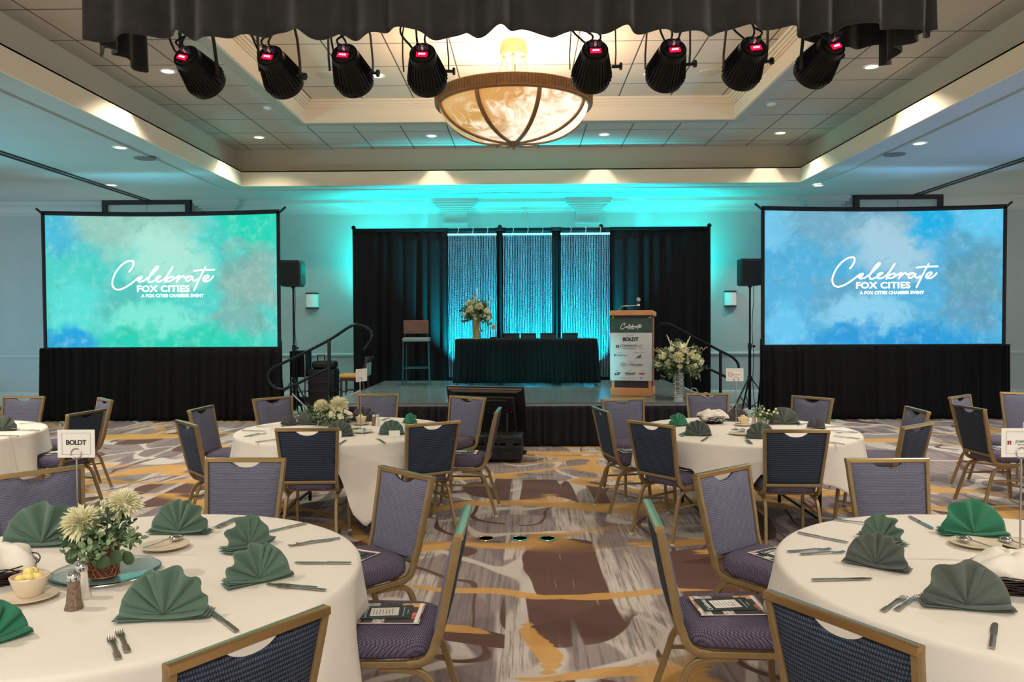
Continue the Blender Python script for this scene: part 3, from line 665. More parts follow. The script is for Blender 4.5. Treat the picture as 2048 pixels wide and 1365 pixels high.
def fastfold(cx, side, msc, labels):
    e = empty('projection_screen', (cx, 13.7, 0), label=labels[0], cat='projection screen', group=None); W, Z0, Z1 = 4.06, 1.29, 3.60
    mb = MB(); mb.grid(1, 1, lambda u, v: (u*W, 0, v*(Z1-Z0))); mb.grid(1, 1, lambda u, v: (u*W, .012, v*(Z1-Z0)))
    mb.add([(0, 0, 0), (0, .012, 0), (0, .012, Z1-Z0), (0, 0, Z1-Z0), (W, 0, 0), (W, .012, 0), (W, .012, Z1-Z0), (W, 0, Z1-Z0)], [(0, 1, 2, 3), (4, 5, 6, 7), (0, 1, 5, 4), (3, 2, 6, 7)])
    s_ = mb.build('screen_picture', msc, e, smooth=False, loc=(-W/2, 0, Z0))
    # border with a slight sag of the top edge
    mb = MB(); b = .055
    n = 20; top = [(-W/2-b+(W+2*b)*k/n, 0, Z1+b*.35-.035*math.sin(PI*k/n)+.02) for k in range(n+1)]
    mb.bar(top, .075, .03, up=(0, 0, 1)); mb.bar([(-W/2-b*.5, 0, Z0-.02), (-W/2-b*.6, 0, Z1+.03)], .06, .03, up=(1, 0, 0)); mb.bar([(W/2+b*.5, 0, Z0-.02), (W/2+b*.6, 0, Z1+.03)], .06, .03, up=(1, 0, 0))
    mb.bar([(-W/2-b, 0, Z0-.02), (W/2+b, 0, Z0-.02)], .04, .03, up=(0, 0, 1))
    mb.build('border_frame', m_rail, e)
    mb = MB()
    for q in (-1, 1): mb.bar([(q*(W/2+.02), .02, Z1), (q*(W/2+.16), .02, Z1+.12)], .05, .03, up=(0, 1, 0))
    mb.build('corner_tab', m_black, e)
    for q in (-1, 1):
        mb = MB(); mb.bar([(q*(W/2+.03), .05, 0), (q*(W/2+.03), .05, Z0+.1)], .05, .04); mb.bar([(q*(W/2+.03), -.2, .02), (q*(W/2+.03), .35, .02)], .04, .03, up=(0, 0, 1)); mb.bar([(q*(W/2+.03), .3, .03), (q*(W/2+.03), .06, .8)], .03, .03)
        mb.build('leg', m_blackm, e)
    k = .0268*W/4.06/7.877*1.0/ .0268 * (13.7/1580)   # drawing unit -> metres
    k = 13.7/1580/7.877
    zx = {0: (223.5, 521), 1: (1663, 513)}[0 if side < 0 else 1]
    if side < 0: o0 = at(200, 510, y=13.7)
    else: o0 = at(1640, 503, y=13.7)
    script_word('celebrate_lettering', m_txt, e, o0.x-cx, o0.z, k, w=.37)
    p = at(326 if side < 0 else 1766, 578.5 if side < 0 else 571.5, y=13.69); text('fox_cities_lettering', 'FOX CITIES', .150, m_txt, e, (p.x-cx, -.008, p.z), bold=.0045, space=1.05, sx=1.18)
    p = at(345 if side < 0 else 1784, 592 if side < 0 else 586, y=13.69); text('subtitle_lettering', 'A FOX CITIES CHAMBER EVENT', .074, m_txt, e, (p.x-cx, -.008, p.z), bold=.0022, space=1.03, sx=1.02)
    # pleated dress skirt below
    d = empty('screen_skirt', (cx, 13.62, 0), label=labels[1], cat='drape')
    x0, x1 = -2.1, 2.12; f = pleats(x1-x0, 0, 1.27, .0, .03, .16, 11 if side < 0 else 23, .012, flare=1.3)
    mb = MB(); mb.grid(300, 12, lambda u, v: (x0+f(u, v)[0], f(u, v)[1]-.02-.05*v, max(.012, f(u, v)[2]))); mb.build('pleated_cloth', m_drape, d, thick=.006)
    mb = MB(); mb.bar([(x0, 0, 1.27), (x1, 0, 1.27)], .03, .03, up=(0, 0, 1)); mb.build('top_rail', m_blackm, d)
    return e
fastfold(-6.34, -1, m_sl, ('left projection screen with a green and teal watercolour picture reading Celebrate', 'black pleated skirt under the left projection screen'))
fastfold(6.16, 1, m_sr, ('right projection screen with a blue watercolour picture reading Celebrate', 'black pleated skirt under the right projection screen'))

# ---------------------------------------------------------------- speakers on stands
def speaker(px0, px1, py0, py1, y, pole_px, lab):
    a = at(px0, py0, y=y); b = at(px1, py1, y=y); x = (a.x+b.x)/2; w_ = b.x-a.x; h = a.z-b.z
    e = empty('loudspeaker', (x, y, b.z), label=lab[0], cat='loudspeaker', group='loudspeakers on tripod stands')
    mb = MB(); mb.prism([(-w_/2, .02), (-w_/2, h), (w_/2-.04, h), (w_/2, h-.06), (w_/2, .06), (w_/2-.04, 0), (-w_/2+.03, 0)], .34, M=Matrix.Translation((0, .17, 0))); mb.build('cabinet', m_black, e, bevel=.012)
    mb = MB(); mb.bb(-w_/2+.03, w_/2-.05, -.012, 0, .05, h-.04); mb.build('grille', mat('speaker_grille', (26, 27, 29), .6, .3, bump=.8, bscale=900), e, bevel=.006)
    mb = MB(); mb.tube([(0, .17, -.03), (0, .17, .03)], .035, 14); mb.build('pole_socket', m_blackm, e)
    q = at(pole_px, 700, y=y+.17).x
    s_ = empty('speaker_stand', (x, y+.17, 0), label=lab[1], cat='speaker stand', group='tripod speaker stands')
    H = b.z-.03
    mb = MB(); mb.tube([(0, 0, .95), (0, 0, H)], .0175, 12); mb.build('upper_pole', m_blackm, s_)
    mb = MB(); mb.tube([(0, 0, .12), (0, 0, 1.25)], .026, 12); mb.build('lower_pole', m_blackm, s_)
    mb = MB(); mb.tube([(0, 0, 1.20), (0, 0, 1.30)], .036, 12); mb.tube([(0, 0, 1.25), (.07, -.02, 1.25)], .012); mb.ball((.075, -.02, 1.25), .022); mb.build('collar', m_black, s_)
    mb = MB(); mb.tube([(0, 0, .62), (0, 0, .72)], .04, 12); mb.build('leg_hub', m_black, s_)
    for k in range(3):
        a_ = math.radians((90, 215, 325)[k]); c_, s2 = math.cos(a_), math.sin(a_)
        mb = MB(); mb.bar([(.03*c_, .03*s2, .68), (.52*c_, .52*s2, .02)], .03, .014, up=(-s2, c_, 0)); mb.bar([(.025*c_, .025*s2, .16), (.26*c_, .26*s2, .36)], .02, .012, up=(-s2, c_, 0)); L = mb.build('leg', m_blackm, s_)
        mb = MB(); mb.ball((.52*c_, .52*s2, .022), .022); mb.build('rubber_foot', m_black, L)
    # speaker lead hanging down the pole
    mb = MB(); mb.tube(cr([(.04, -.05, H+.1), (.05, -.06, H-.2), (.03, -.03, 1.6), (.06, -.02, 1.1), (.05, -.04, .5), (.12, -.12, .012), (.35, -.2, .012)], 8), .006, 6); mb.build('cable', m_black, s_)
speaker(560, 601, 520, 573, 14.0, 585, ('black loudspeaker on a tripod stand right of the left screen', 'black tripod speaker stand right of the left screen'))
speaker(1484, 1527, 517, 571, 13.95, 1502, ('black loudspeaker on a tripod stand left of the right screen', 'black tripod speaker stand left of the right screen, legs visible'))

# ================================================================ the stage
def deckmat():
    m = mat('stage_deck_laminate', (60, 70, 72), .22); t = NT(m); n = t.noise(t.obj(), 40, 3)
    t.nt.links.new(t.mix(n, lin((92, 104, 104)), lin((116, 126, 124))), t.b.inputs['Base Color'])
    t.b.inputs['Specular IOR Level'].default_value = .8; return m
SX0, SX1, SY0, SY1, SZ = -2.66, 2.62, 10.80, 14.86, .60
e = empty('stage_platform', (0, 12.8, 0), label='low stage platform with grey deck and dark pleated skirt', cat='stage')
mdeck = deckmat(); malu = MATS['aluminium']
for i in range(2):
    for j in range(2):
        xa = SX0+(SX1-SX0)*i/2; xb = SX0+(SX1-SX0)*(i+1)/2; ya = SY0+(SY1-SY0)*j/2; yb = SY0+(SY1-SY0)*(j+1)/2
        mb = MB(); mb.bb(xa+.006, xb-.006, ya+.006-12.8, yb-.006-12.8, SZ-.03, SZ); mb.build('deck_panel', mdeck, e, bevel=.002)
mb = MB(); mb.bb(SX0, SX1, SY0-12.8, SY1-12.8, SZ-.09, SZ-.031); mb.build('edge_frame', malu, e)
sk = pleats(SX1-SX0, 0, SZ-.05, .01, .022, .13, 31, .006); mb = MB(); mb.grid(300, 8, lambda u, v: (SX0+sk(u, v)[0], SY0-12.8-.04+sk(u, v)[1]-.03*v, max(.01, sk(u, v)[2]))); mb.build('skirt', m_skirt, e, thick=.005)
for q, x_ in ((-1, SX0), (1, SX1)):
    sk2 = pleats(SY1-SY0, 0, SZ-.05, .01, .022, .13, 33+q, .006); mb = MB(); mb.grid(160, 8, lambda u, v: (x_+q*(.03+sk2(u, v)[1]), SY0-12.8+sk2(u, v)[0], max(.01, sk2(u, v)[2]))); mb.build('skirt', m_skirt, e, thick=.005)
for x_ in (SX0+.1, SX1-.1, 0):
    for y_ in (SY0+.15, SY1-.15):
        mb = MB(); mb.tube([(x_, y_-12.8, 0), (x_, y_-12.8, SZ-.09)], .024); mb.build('leg', malu, e)
# steps with handrails at both ends
def steps(x0, sgn, y0, y1, lab, rail_lab, rail_y):
    e = empty('stage_steps', (x0, (y0+y1)/2, 0), label=lab, cat='steps', group='aluminium stage steps'); hw = (y1-y0)/2
    for k in range(3):
        z = .45-.15*k if False else (.46, .31, .16)[k]; xa = sgn*(.04+.27*k)
        mb = MB(); mb.bb(min(xa, xa+sgn*.3), max(xa, xa+sgn*.3), -hw+.03, hw-.03, z-.03, z); mb.build('tread', mdeck, e, bevel=.004)
    for q in (-1, 1):
        mb = MB(); mb.bar([(sgn*.03, q*hw, .54), (sgn*1.05, q*hw, .05)], .09, .03, up=(0, 0, 1)); mb.build('stringer', malu, e)
        mb = MB()
        for k in range(3):
            xa = sgn*(.15+.3*k); z = .48-.145*k; mb.tube(cr([(xa, q*hw, z-.03), (xa+sgn*.02, q*hw, z+.07), (xa+sgn*.1, q*hw, z+.06), (xa+sgn*.14, q*hw, z-.06)], 4), .009, 6)
        mb.build('hand_hoop', malu, e)
        for k in range(2):
            xa = sgn*(.1+.8*k); mb = MB(); mb.tube([(xa, q*hw, 0), (xa, q*hw, .5-.42*k)], .018); mb.build('leg', malu, e)
    return e
steps(SX0-.05, -1, 12.15, 13.1, 'aluminium steps up to the left end of the stage', '', 13.1)
steps(SX1+.05, 1, 12.6, 13.5, 'aluminium steps up to the right end of the stage', '', 13.5)
m_hand = mat('dark_steel_tube', (42, 50, 52), .25, .8)
def pt(px, py, y): return at(px, py, y=y)
# left rail: looped tube
Y = 13.1; e = empty('stage_handrail', (0, 0, 0), label='curved dark steel handrail beside the left stage steps', cat='handrail', group='stage handrails'); e.location = (pt(600, 800, Y).x, Y, 0); o0 = Vector(e.location)
loop = [(728, 701), (741, 682), (744, 670), (738, 659), (722, 651), (703, 652), (659, 680), (605, 708), (561, 729), (544, 738), (537, 755), (543, 770), (556, 778), (570, 778), (590, 770), (625, 753), (659, 736)]
mb = MB(); mb.tube(cr([pt(a, b, Y)-o0 for a, b in loop], 5), .024, 10); mb.build('looped_tube', m_hand, e)
mb = MB(); a = pt(658, 682, Y)-o0; b = pt(660, 800, Y)-o0; mb.tube([a, (a.x, 0, 0.0)], .03, 10); mb.build('post', m_hand, e)
mb = MB(); a = pt(583, 787, Y)-o0; b = pt(612, 815, Y)-o0; c0 = pt(578, 776, Y)-o0; mb.tube([c0, a, b, (b.x+.03, 0, .0)], .014, 8); mb.build('brace', malu, e)
mb = MB(); c0 = pt(582, 775, Y)-o0; mb.tube([c0, (c0.x, 0, 0)], .024, 8); mb.build('post', m_hand, e)
Y = 13.5; e = empty('stage_handrail', (0, 0, 0), label='black bent handrail beside the right stage steps', cat='handrail', group='stage handrails'); e.location = (pt(1441, 790, Y).x, Y, 0); o0 = Vector(e.location)
mb = MB(); mb.tube(cr([pt(a, b, Y)-o0 for a, b in [(1321, 649), (1334, 648), (1345, 652), (1400, 681), (1440, 702), (1462, 713), (1475, 726), (1477, 738), (1472, 752), (1455, 755), (1441, 749), (1411, 735), (1380, 722)]], 5), .022, 10); mb.build('looped_tube', m_blackm, e)
mb = MB(); a = pt(1441, 703, Y)-o0; mb.tube([a, (a.x, 0, 0)], .026, 10); mb.build('post', m_blackm, e)
mb = MB(); a = pt(1380, 722, Y)-o0; mb.tube([a, (a.x, 0, .55)], .022, 10); mb.build('post', m_blackm, e)

# pipe-and-drape backdrop
DX = [at(px, 600, y=15.25).x for px in (707, 897, 994, 1006, 1104, 1121, 1219, 1420)]; ZD = at(1060, 459, y=15.25).z
e = empty('backdrop_frame', ((DX[0]+DX[-1])/2, 15.32, 0), label='black pipe frame carrying the stage drapes', cat='drape frame'); ox = e.location.x
for x_ in (DX[0], (DX[2]+DX[3])/2, at(1203, 600, y=15.25).x, DX[7]):
    mb = MB(); mb.tube([(x_-ox, 0, 0), (x_-ox, 0, ZD+.05)], .025); mb.ball((x_-ox, 0, ZD+.06), .045); mb.bb(x_-ox-.2, x_-ox+.2, -.14, .2, 0, .012); mb.build('upright', m_blackm, e)
mb = MB(); mb.tube([(DX[0]-ox, 0, ZD+.02), (DX[-1]-ox, 0, ZD+.02)], .022); mb.build('crossbar', m_blackm, e)
def drape(x0, x1, y, seed, lab, amp=.05, lam=.24, z0=None, nm='stage_drape', grp=None, mt=None, taper=0):
    f = pleats(x1-x0, 0, 0, 0, amp, lam, seed); z0 = z0 or ZD
    d = empty(nm, ((x0+x1)/2, y, 0), label=lab, cat='drape', group=grp); hw = (x1-x0)/2; mb = MB(); n = int((x1-x0)/.012)
    def fn(u, v):
        p = f(u, v); q = (p[0]-hw)*(1-taper*math.sin(PI*min(1, v*1.1))**2); return (q, p[1]*(.6+.5*v), z0*(1-v)+.012)
    mb.grid(n, 14, fn); mb.build('pleated_cloth', mt or m_drape, d, thick=.006)
    mb = MB(); g = MB(); mb.tube([(-hw, 0, z0-.0), (hw, 0, z0-.0)], .034, 8); mb.build('rod_pocket', mt or m_drape, d)
    return d
drape(DX[0], DX[1], 15.24, 41, 'wide black velour drape at the left of the stage backdrop')
drape(DX[6], DX[7], 15.24, 43, 'wide black velour drape at the right of the stage backdrop')
drape(DX[2]-.02, DX[3]+.06, 15.20, 45, 'narrow gathered dark drape between the left and middle bead curtains', .05, .07)
drape(DX[4]-.02, DX[5]+.02, 15.20, 47, 'narrow gathered dark drape between the middle and right bead curtains', .05, .08)
drape(DX[1]-.1, DX[6]+.1, 15.50, 49, 'dark sheer drape hanging behind the three bead curtains', .04, .2, mt=mat('teal_grey_sheer', (26, 38, 46), .8, vary=.2, vscale=10))
m_bead = mat('mirror_beads', (122, 134, 150), .3, .3); m_head = mat('white_header', (220, 225, 225), .5)
for k, (i, lab) in enumerate(((1, 'silver bead curtain, leftmost of the three behind the stage table'), (3, 'silver bead curtain, middle one of the three behind the stage table'), (5, 'silver bead curtain, rightmost of the three behind the stage table'))):
    xa, xb = DX[i], DX[i+1]; zt = at(1050, 469, y=15.2).z; n = 30
    d = empty('bead_curtain', ((xa+xb)/2, 15.16, 0), label=lab, cat='bead curtain', group='bead curtains'); hw = (xb-xa)/2
    mb = MB(); mb.box((0, 0, zt), (2*hw, .03, .035)); mb.build('header_rail', m_head, d)
    mb = MB(); rnd = random.Random(k)
    for j in range(n):
        x_ = -hw+2*hw*(j+.5)/n; tw = rnd.uniform(0, 3); seg = 110+rnd.randint(0, 8)
        sway = rnd.uniform(-.004, .004)
        pts = [(x_+sway*math.sin(q*.3+tw), rnd.uniform(-.004, .004), zt-.02-(zt-.66)*q/seg) for q in range(seg+1)]
        mb.tube(pts, [.0085 if q % 2 else .0055 for q in range(seg+1)], 5)
    o = mb.build('bead_strings', m_bead, d, smooth=False); o['kind'] = 'stuff'
    mb = MB()
    for q in (-.6, 0, .6): mb.tube(cr([(q*hw, 0, zt+.01), (q*hw+.02, .05, zt+.1), (q*hw, .15, ZD+.05), (q*hw, .18, ZD+.0)], 5), .004, 6)
    mb.build('hanging_tie', m_paper, d)

# uplight fixtures behind the table (what the teal glow comes from)
m_lampface = mat('teal_lamp_face', (20, 120, 120), .4, emit=(60, 240, 230), es=2)
for x_, l in ((-1.15, 'black teal uplight on the stage behind the table, leftmost'), (.15, 'black teal uplight on the stage behind the table, middle one'), (1.2, 'black teal uplight on the stage behind the table, rightmost')):
    e = empty('uplight', (x_, 14.72, SZ), label=l, cat='uplight', group='uplights at the foot of the bead curtains')
    R_ = Matrix.Rotation(math.radians(-20), 4, 'X')
    mb = MB(); mb.lathe([(.07, 0.03), (.085, .05), (.09, .12)], 20, M=R_); mb.build('body', m_finm, e)
    mb = MB(); mb.lathe([(0, .121), (.082, .121)], 20, M=R_); mb.build('lens', m_lampface, e)
    mb = MB(); mb.bb(-.1, .1, -.05, .05, 0, .012); mb.bb(-.1, -.093, -.02, .02, 0, .1); mb.bb(.093, .1, -.02, .02, 0, .1); mb.build('bracket', m_blackm, e)

# head table with skirt
TYc = 13.95; ta = at(911, 679, y=TYc-.38); tb = at(1195, 678, y=TYc-.38); TH = ta.z
e = empty('head_table', ((ta.x+tb.x)/2, TYc, SZ), label='long table in a black pleated skirt on the stage', cat='table'); hw = (tb.x-ta.x)/2; th = TH-SZ
mb = MB(); mb.bb(-hw, hw, -.38, .38, th-.03, th); mb.build('tabletop', mat('black_tablecloth', (16, 20, 24), .8), e, bevel=.008)
per = [(-hw, .38), (-hw, -.38), (hw, -.38), (hw, .38)]; L = [.76, 2*hw, .76]
mb = MB()
def skf(u, v):
    s_ = u*(L[0]+L[1]+L[2]); sg = 0
    while sg < 2 and s_ > L[sg]: s_ -= L[sg]; sg += 1
    a, b = per[sg], per[sg+1]; t_ = s_/L[sg]; x = a[0]+(b[0]-a[0])*t_; y = a[1]+(b[1]-a[1])*t_
    nx, ny = (-1, 0) if sg == 0 else ((0, -1) if sg == 1 else (1, 0))
    am = .006+.022*v; w_ = math.sin(u*300+2*math.sin(u*43))*am+.035*v
    edge = min(t_, 1-t_)*L[sg]; w_ *= min(1, edge/.05+.4)
    dx = 0
    if sg == 1: dx = (t_-.5)*2*.04*v
    return (x+nx*w_+dx, y+ny*w_, th-.005-(th-.055)*v)
mb.grid(420, 8, skf); mb.build('skirt', m_drape, e, thick=.004)
for x_ in (-hw+.25, hw-.25):
    for y_ in (-.28, .28):
        mb = MB(); mb.tube([(x_, y_, 0), (x_, y_, th-.03)], .014); mb.build('leg', m_blackm, e)
for k, px in enumerate((1023, 1057, 1096, 1140)):
    p = at(px, 678, y=TYc+.05); e = empty('presentation_box', (p.x, TYc+.05, TH), label=('dark flat case standing on the head table, nearest the trophy', 'dark flat case on the head table, second from the trophy', 'dark flat case on the head table, third from the trophy', 'dark flat case on the head table, nearest the lectern')[k], cat='case', group='dark cases in a row on the head table')
    mb = MB(); mb.bb(-.14, .14, -.03, .03, 0, .075); mb.build('body', m_black, e, bevel=.006); mb = MB(); mb.bb(-.142, .142, -.033, .033, .075, .095); mb.build('lid', m_black, e, bevel=.004)
# trophy
p = at(988, 679, y=TYc-.1); e = empty('glass_trophy', (p.x, TYc-.1, TH), label='small glass trophy with a gold heart-shaped top on the head table', cat='trophy')
mb = MB(); mb.bb(-.06, .06, -.05, .05, 0, .035); mb.build('base', m_black, e, bevel=.004)
mb = MB(); mb.prism([(-.035, .035), (.035, .035), (.05, .2), (.03, .27), (-.03, .25), (-.05, .2)], .03); mb.build('glass_block', m_glass, e, bevel=.004)
mb = MB(); mb.prism([(0, .15), (.045, .22), (.04, .25), (.02, .25), (0, .225), (-.03, .25), (-.045, .23), (-.035, .19)], .034); mb.build('emblem', m_brass, e)

# ---------------------------------------------------------------- flowers
def leaf(mb, p, d, L, w_, nrm=(0, 0, 1), fold=.15):
    d = Vector(d).normalized(); p = Vector(p); s_ = d.cross(Vector(nrm))
    if s_.length < 1e-3: s_ = d.cross(Vector((1, 0, 0)))
    s_.normalize(); n_ = s_.cross(d)
    vs = [p, p+d*L*.3+s_*w_*.45+n_*fold*w_, p+d*L*.65+s_*w_*.4+n_*fold*w_, p+d*L-n_*L*.1, p+d*L*.65-s_*w_*.4+n_*fold*w_, p+d*L*.3-s_*w_*.45+n_*fold*w_, p+d*L*.5]
    mb.add(vs, [(0, 1, 6), (1, 2, 6), (2, 3, 6), (3, 4, 6), (4, 5, 6), (5, 0, 6)])
def rv(rnd, z0=-1): 
    while True:
        v = Vector((rnd.uniform(-1, 1), rnd.uniform(-1, 1), rnd.uniform(z0, 1)))
        if .1 < v.length < 1: return v.normalized()
def mum(mb, c, r, rnd, n=190, up=(0, -.3, 1)):
    u = Vector(up).normalized(); c = Vector(c)
    for k in range(n):
        v = rv(rnd); 
        if v.dot(u) < -.35: v = -v
        leaf(mb, c+v*r*.25, v+Vector((rnd.uniform(-.2, .2),)*3), r*rnd.uniform(.7, .85), r*.2, u, .3)
    mb.ball(c, r*.45, 8, 6)
def rose(mb, c, r, rnd):
    mb.ball(c, r*.62, 8, 6)
    for k in range(16):
        v = rv(rnd, -.4); leaf(mb, Vector(c)+v*r*.3, v*.5+rv(rnd)*.5+Vector((0, 0, .4)), r*.9, r*.75, v, .3)
def spray(mb, p, d, L, n, rnd, lw=.03, ll=.05):
    p = Vector(p); d = Vector(d).normalized(); pts = [p]
    for k in range(n):
        d = (d+rv(rnd)*.15+Vector((0, 0, -.03))).normalized(); p = p+d*L/n; pts.append(p)
        for q in range(2):
            v = (d*.5+rv(rnd)).normalized(); leaf(mb, p, v, ll*rnd.uniform(.7, 1.2), lw*rnd.uniform(.7, 1.2), rv(rnd))
    mb.tube(pts, .002, 4, up=(1, 0, 0) if abs(d.x) < .9 else (0, 1, 0))
def bouquet(root, base, R_, H, rnd, nsp, blossoms, tall=(), wid=1, leafm=None):
    g = MB(); gd = MB()
    for k in range(nsp):
        v = rv(rnd, -.25); v.z *= H/R_; spray(g if k % 2 else gd, base, Vector((v.x*wid, v.y, v.z+.15)), R_*rnd.uniform(.8, 1.1), 6, rnd, R_*.15, R_*.22)
    g.build('foliage', leafm or m_leaf, root); gd.build('dark_foliage', m_leafd, root)
    for (kind, c, r) in blossoms:
        mb = MB(); (mum if kind == 'm' else rose)(mb, Vector(base)+Vector(c), r, rnd); mb.build('blossom', m_petal, root)
    for (x, y, z, h) in tall:
        mb = MB(); 
        for q in range(26):
            a = rnd.uniform(0, 6.28); t_ = q/26; mb.ball(Vector(base)+Vector((x*t_+.02*math.cos(a)*(1.2-t_), y*t_+.02*math.sin(a)*(1.2-t_), z+h*t_)), .016*(1.3-t_), 6, 4)
        mb.tube([base, Vector(base)+Vector((x, y, z+h))], .004, 5); mb.build('flower_spike', m_petal, root)
rnd = random.Random(5)
p = at(953, 679, y=TYc-.05); e = empty('flower_vase', (p.x, TYc-.05, TH), label='tall gold openwork vase of white flowers standing on the head table', cat='flower arrangement', group=None)
def lattice_vase(name, e, r, h, m, liner, n=10):
    mb = MB()
    for k in range(n):
        for s_ in (-1, 1):
            pts = [(r*math.cos(2*PI*k/n+s_*q*.32), r*math.sin(2*PI*k/n+s_*q*.32), h*q/18) for q in range(19)]; mb.tube(pts, r*.10, 5)
    for z in (0, h): mb.tube([(r*math.cos(a*.3142), r*math.sin(a*.3142), z) for a in range(20)], r*.10, 6, cyc=True)
    mb.build(name, m, e)
    mb = MB(); mb.lathe([(r*.85, .003), (r*.85, h*.97)], 20); mb.build('liner', liner, e)
lattice_vase('lattice_vase', e, .06, .36, mat('pale_gold', (226, 206, 150), .3, .7), m_leafd)
bouquet(e, (0, 0, .38), .30, .34, rnd, 70, [('m', (-.10, -.18, .12), .09), ('m', (.06, -.19, .17), .08), ('m', (-.12, -.08, .24), .07), ('r', (.2, -.14, .10), .07), ('r', (.02, -.2, -.02), .06), ('r', (.13, -.18, .02), .055), ('r', (-.2, -.14, .02), .05), ('r', (.22, -.12, -.02), .05)], [(.02, 0, .1, .42), (.28, -.02, .05, .28), (-.06, .02, .1, .3)])
# mirrored vase on the stage beside the lectern
p = at(1357, 797, z=SZ); e = empty('flower_vase', (p.x, p.y, SZ), label='tall mirrored mosaic vase of white flowers on the stage beside the lectern', cat='flower arrangement')
mir = mat('mirror_mosaic', (210, 235, 225), .08, .95); mb = MB()
for j in range(14):
    for k in range(16):
        a = 2*PI*(k+.5*(j % 2))/16; z = .02+j*.031; r = .072; c_ = Vector((r*math.cos(a), r*math.sin(a), z)); n_ = Vector((math.cos(a), math.sin(a), 0)); s_ = Vector((-math.sin(a), math.cos(a), 0)); u = Vector((0, 0, 1))
        mb.add([c_+s_*.014, c_+u*.015, c_-s_*.014, c_-u*.015, c_+n_*.008], [(0, 1, 4), (1, 2, 4), (2, 3, 4), (3, 0, 4)])
mb.build('mosaic', mir, e, smooth=False); mb = MB(); mb.lathe([(.071, 0), (.071, .45)], 24); mb.build('vase_body', m_chrome, e)
bouquet(e, (0, 0, .46), .34, .34, random.Random(9), 90, [('m', (-.05, -.24, .12), .10), ('m', (.13, -.22, .14), .07), ('m', (-.16, -.2, .05), .07), ('r', (.30, -.12, .05), .05), ('r', (-.3, -.1, .02), .05), ('r', (.05, -.2, .22), .06), ('r', (-.24, -.12, .14), .07), ('r', (.0, -.16, .28), .07), ('r', (.16, -.15, .22), .06), ('r', (-.14, -.16, .24), .05), ('r', (.08, -.2, .06), .05), ('r', (.24, -.1, .12), .06), ('r', (-.02, -.22, -.0), .045), ('r', (.2, -.15, .0), .05)],
        [(-.17, 0, .15, .30), (.17, 0, .15, .28), (.03, .03, .1, .24), (-.28, 0, .1, .14)], wid=1.2)
for q in (1, -1):
    mb = MB(); mb.tube(cr([(0, 0, .55), (q*.18, -.05, .66), (q*.26, -.06, .72), (q*.29, -.06, .69), (q*.31, -.06, .73), (q*.34, -.06, .69), (q*.37, -.06, .73), (q*.40, -.06, .72)], 6), .004, 5); mb.build('curly_twig', m_brass, e)

# ---------------------------------------------------------------- lectern
m_oak = mat('honey_oak', (206, 146, 92), .45, vary=.12, vscale=6); m_panel = mat('dark_speckled_panel', (58, 50, 58), .7, vary=.3, vscale=80)
pf = at(1229, 790, z=SZ); pe = at(1309, 795, z=SZ); ly = (pf.y+pe.y)/2
lx0 = at(1231, 790, y=ly).x; lx1 = at(1310, 790, y=ly).x; lw = lx1-lx0
ltop = at(1270, 621, y=ly).z-SZ
e = empty('lectern', ((lx0+lx1)/2, ly+.22, SZ), label='oak lectern with a sponsor sign on its front at the right of the stage', cat='lectern'); e.rotation_euler = (0, 0, math.radians(-15)); h2 = lw/2
mb = MB(); mb.bb(-h2-.015, h2+.015, -.235, .22, 0, .12); mb.build('plinth', m_oak, e, bevel=.006)
mb = MB()
for x_ in (-h2, h2-.04): mb.bb(x_, x_+.04, -.22, -.18, .12, ltop-.1); mb.bb(x_, x_+.04, .16, .2, .12, ltop-.06)
mb.bb(-h2, h2, -.22, -.18, .30, .33); mb.build('corner_posts', m_oak, e, bevel=.004)
mb = MB(); mb.bb(-h2+.04, h2-.04, -.205, -.185, .12, ltop-.08); mb.build('front_panel', m_panel, e)
for q in (-1, 1): mb = MB(); mb.bb(q*(h2-.01), q*(h2-.025), -.18, .16, .12, ltop-.06); mb.build('side_panel', m_panel if q > 0 else m_oak, e)
mb = MB(); mb.prism([(-h2-.03, 0), (h2+.03, 0), (h2+.03, .075), (-h2-.03, .075)], .50, M=Matrix.Translation((0, 0, ltop-.085)) @ Matrix.Rotation(math.radians(-2), 4, 'X')); mb.build('reading_top', m_oak, e, bevel=.012)
sg0 = at(1228, 637, y=ly).z-SZ; sg1 = at(1228, 762, y=ly).z-SZ; sgm = at(1228, 666, y=ly).z-SZ
mb = MB(); mb.bb(-h2-.02, h2+.015, -.232, -.222, sg1, sg0); sgn = mb.build('sponsor_sign', mat('sign_white', (206, 212, 216), .7), e)
mb = MB(); mb.bb(-h2-.02, h2+.015, -.2335, -.232, sgm, sg0); mb.build('green_header', mat('sign_green', (58, 84, 80), .7, vary=.15, vscale=12), sgn)
SW = lw+.035; SH = sgm-sg1
def sgp(u, v, y=-.2345): return (-h2-.02+u*SW, y, sgm-v*SH)   # u,v = 0..1 within the white part
m_ink = mat('black_ink', (28, 32, 36), .7); m_grey = mat('grey_ink', (84, 90, 98), .7); m_red = mat('crimson_ink', (150, 40, 78), .7); m_blue = mat('blue_ink', (44, 62, 120), .7); m_redi = mat('red_ink', (190, 50, 60), .7)
k = SW/695
script_word('celebrate_lettering', m_txt2 if False else mat('white_ink', (245, 248, 246), .6), sgn, sgp((228-55)/695, 0)[0]-175*k*.21, sg0-.055+0*.0, k*.212, y=-.2348, w=.62)
text('fox_cities_lettering', 'FOX CITIES', .019, MATS['white_ink'], sgn, (sgp(.50, 0)[0], -.2345, sg0-(200-30)/770*SH), bold=.0006)
text('boldt_lettering', 'BOLDT', .072, m_ink, sgn, sgp(.49, .14), bold=.0028, sx=1.05, space=.92)
text('johnson_lettering', 'JOHNSON', .047, m_ink, sgn, sgp(.445, .272), sx=1.12, bold=.0003); text('financial_group_lettering', 'FINANCIAL GROUP', .022, m_grey, sgn, sgp(.455, .327), sx=1.15)
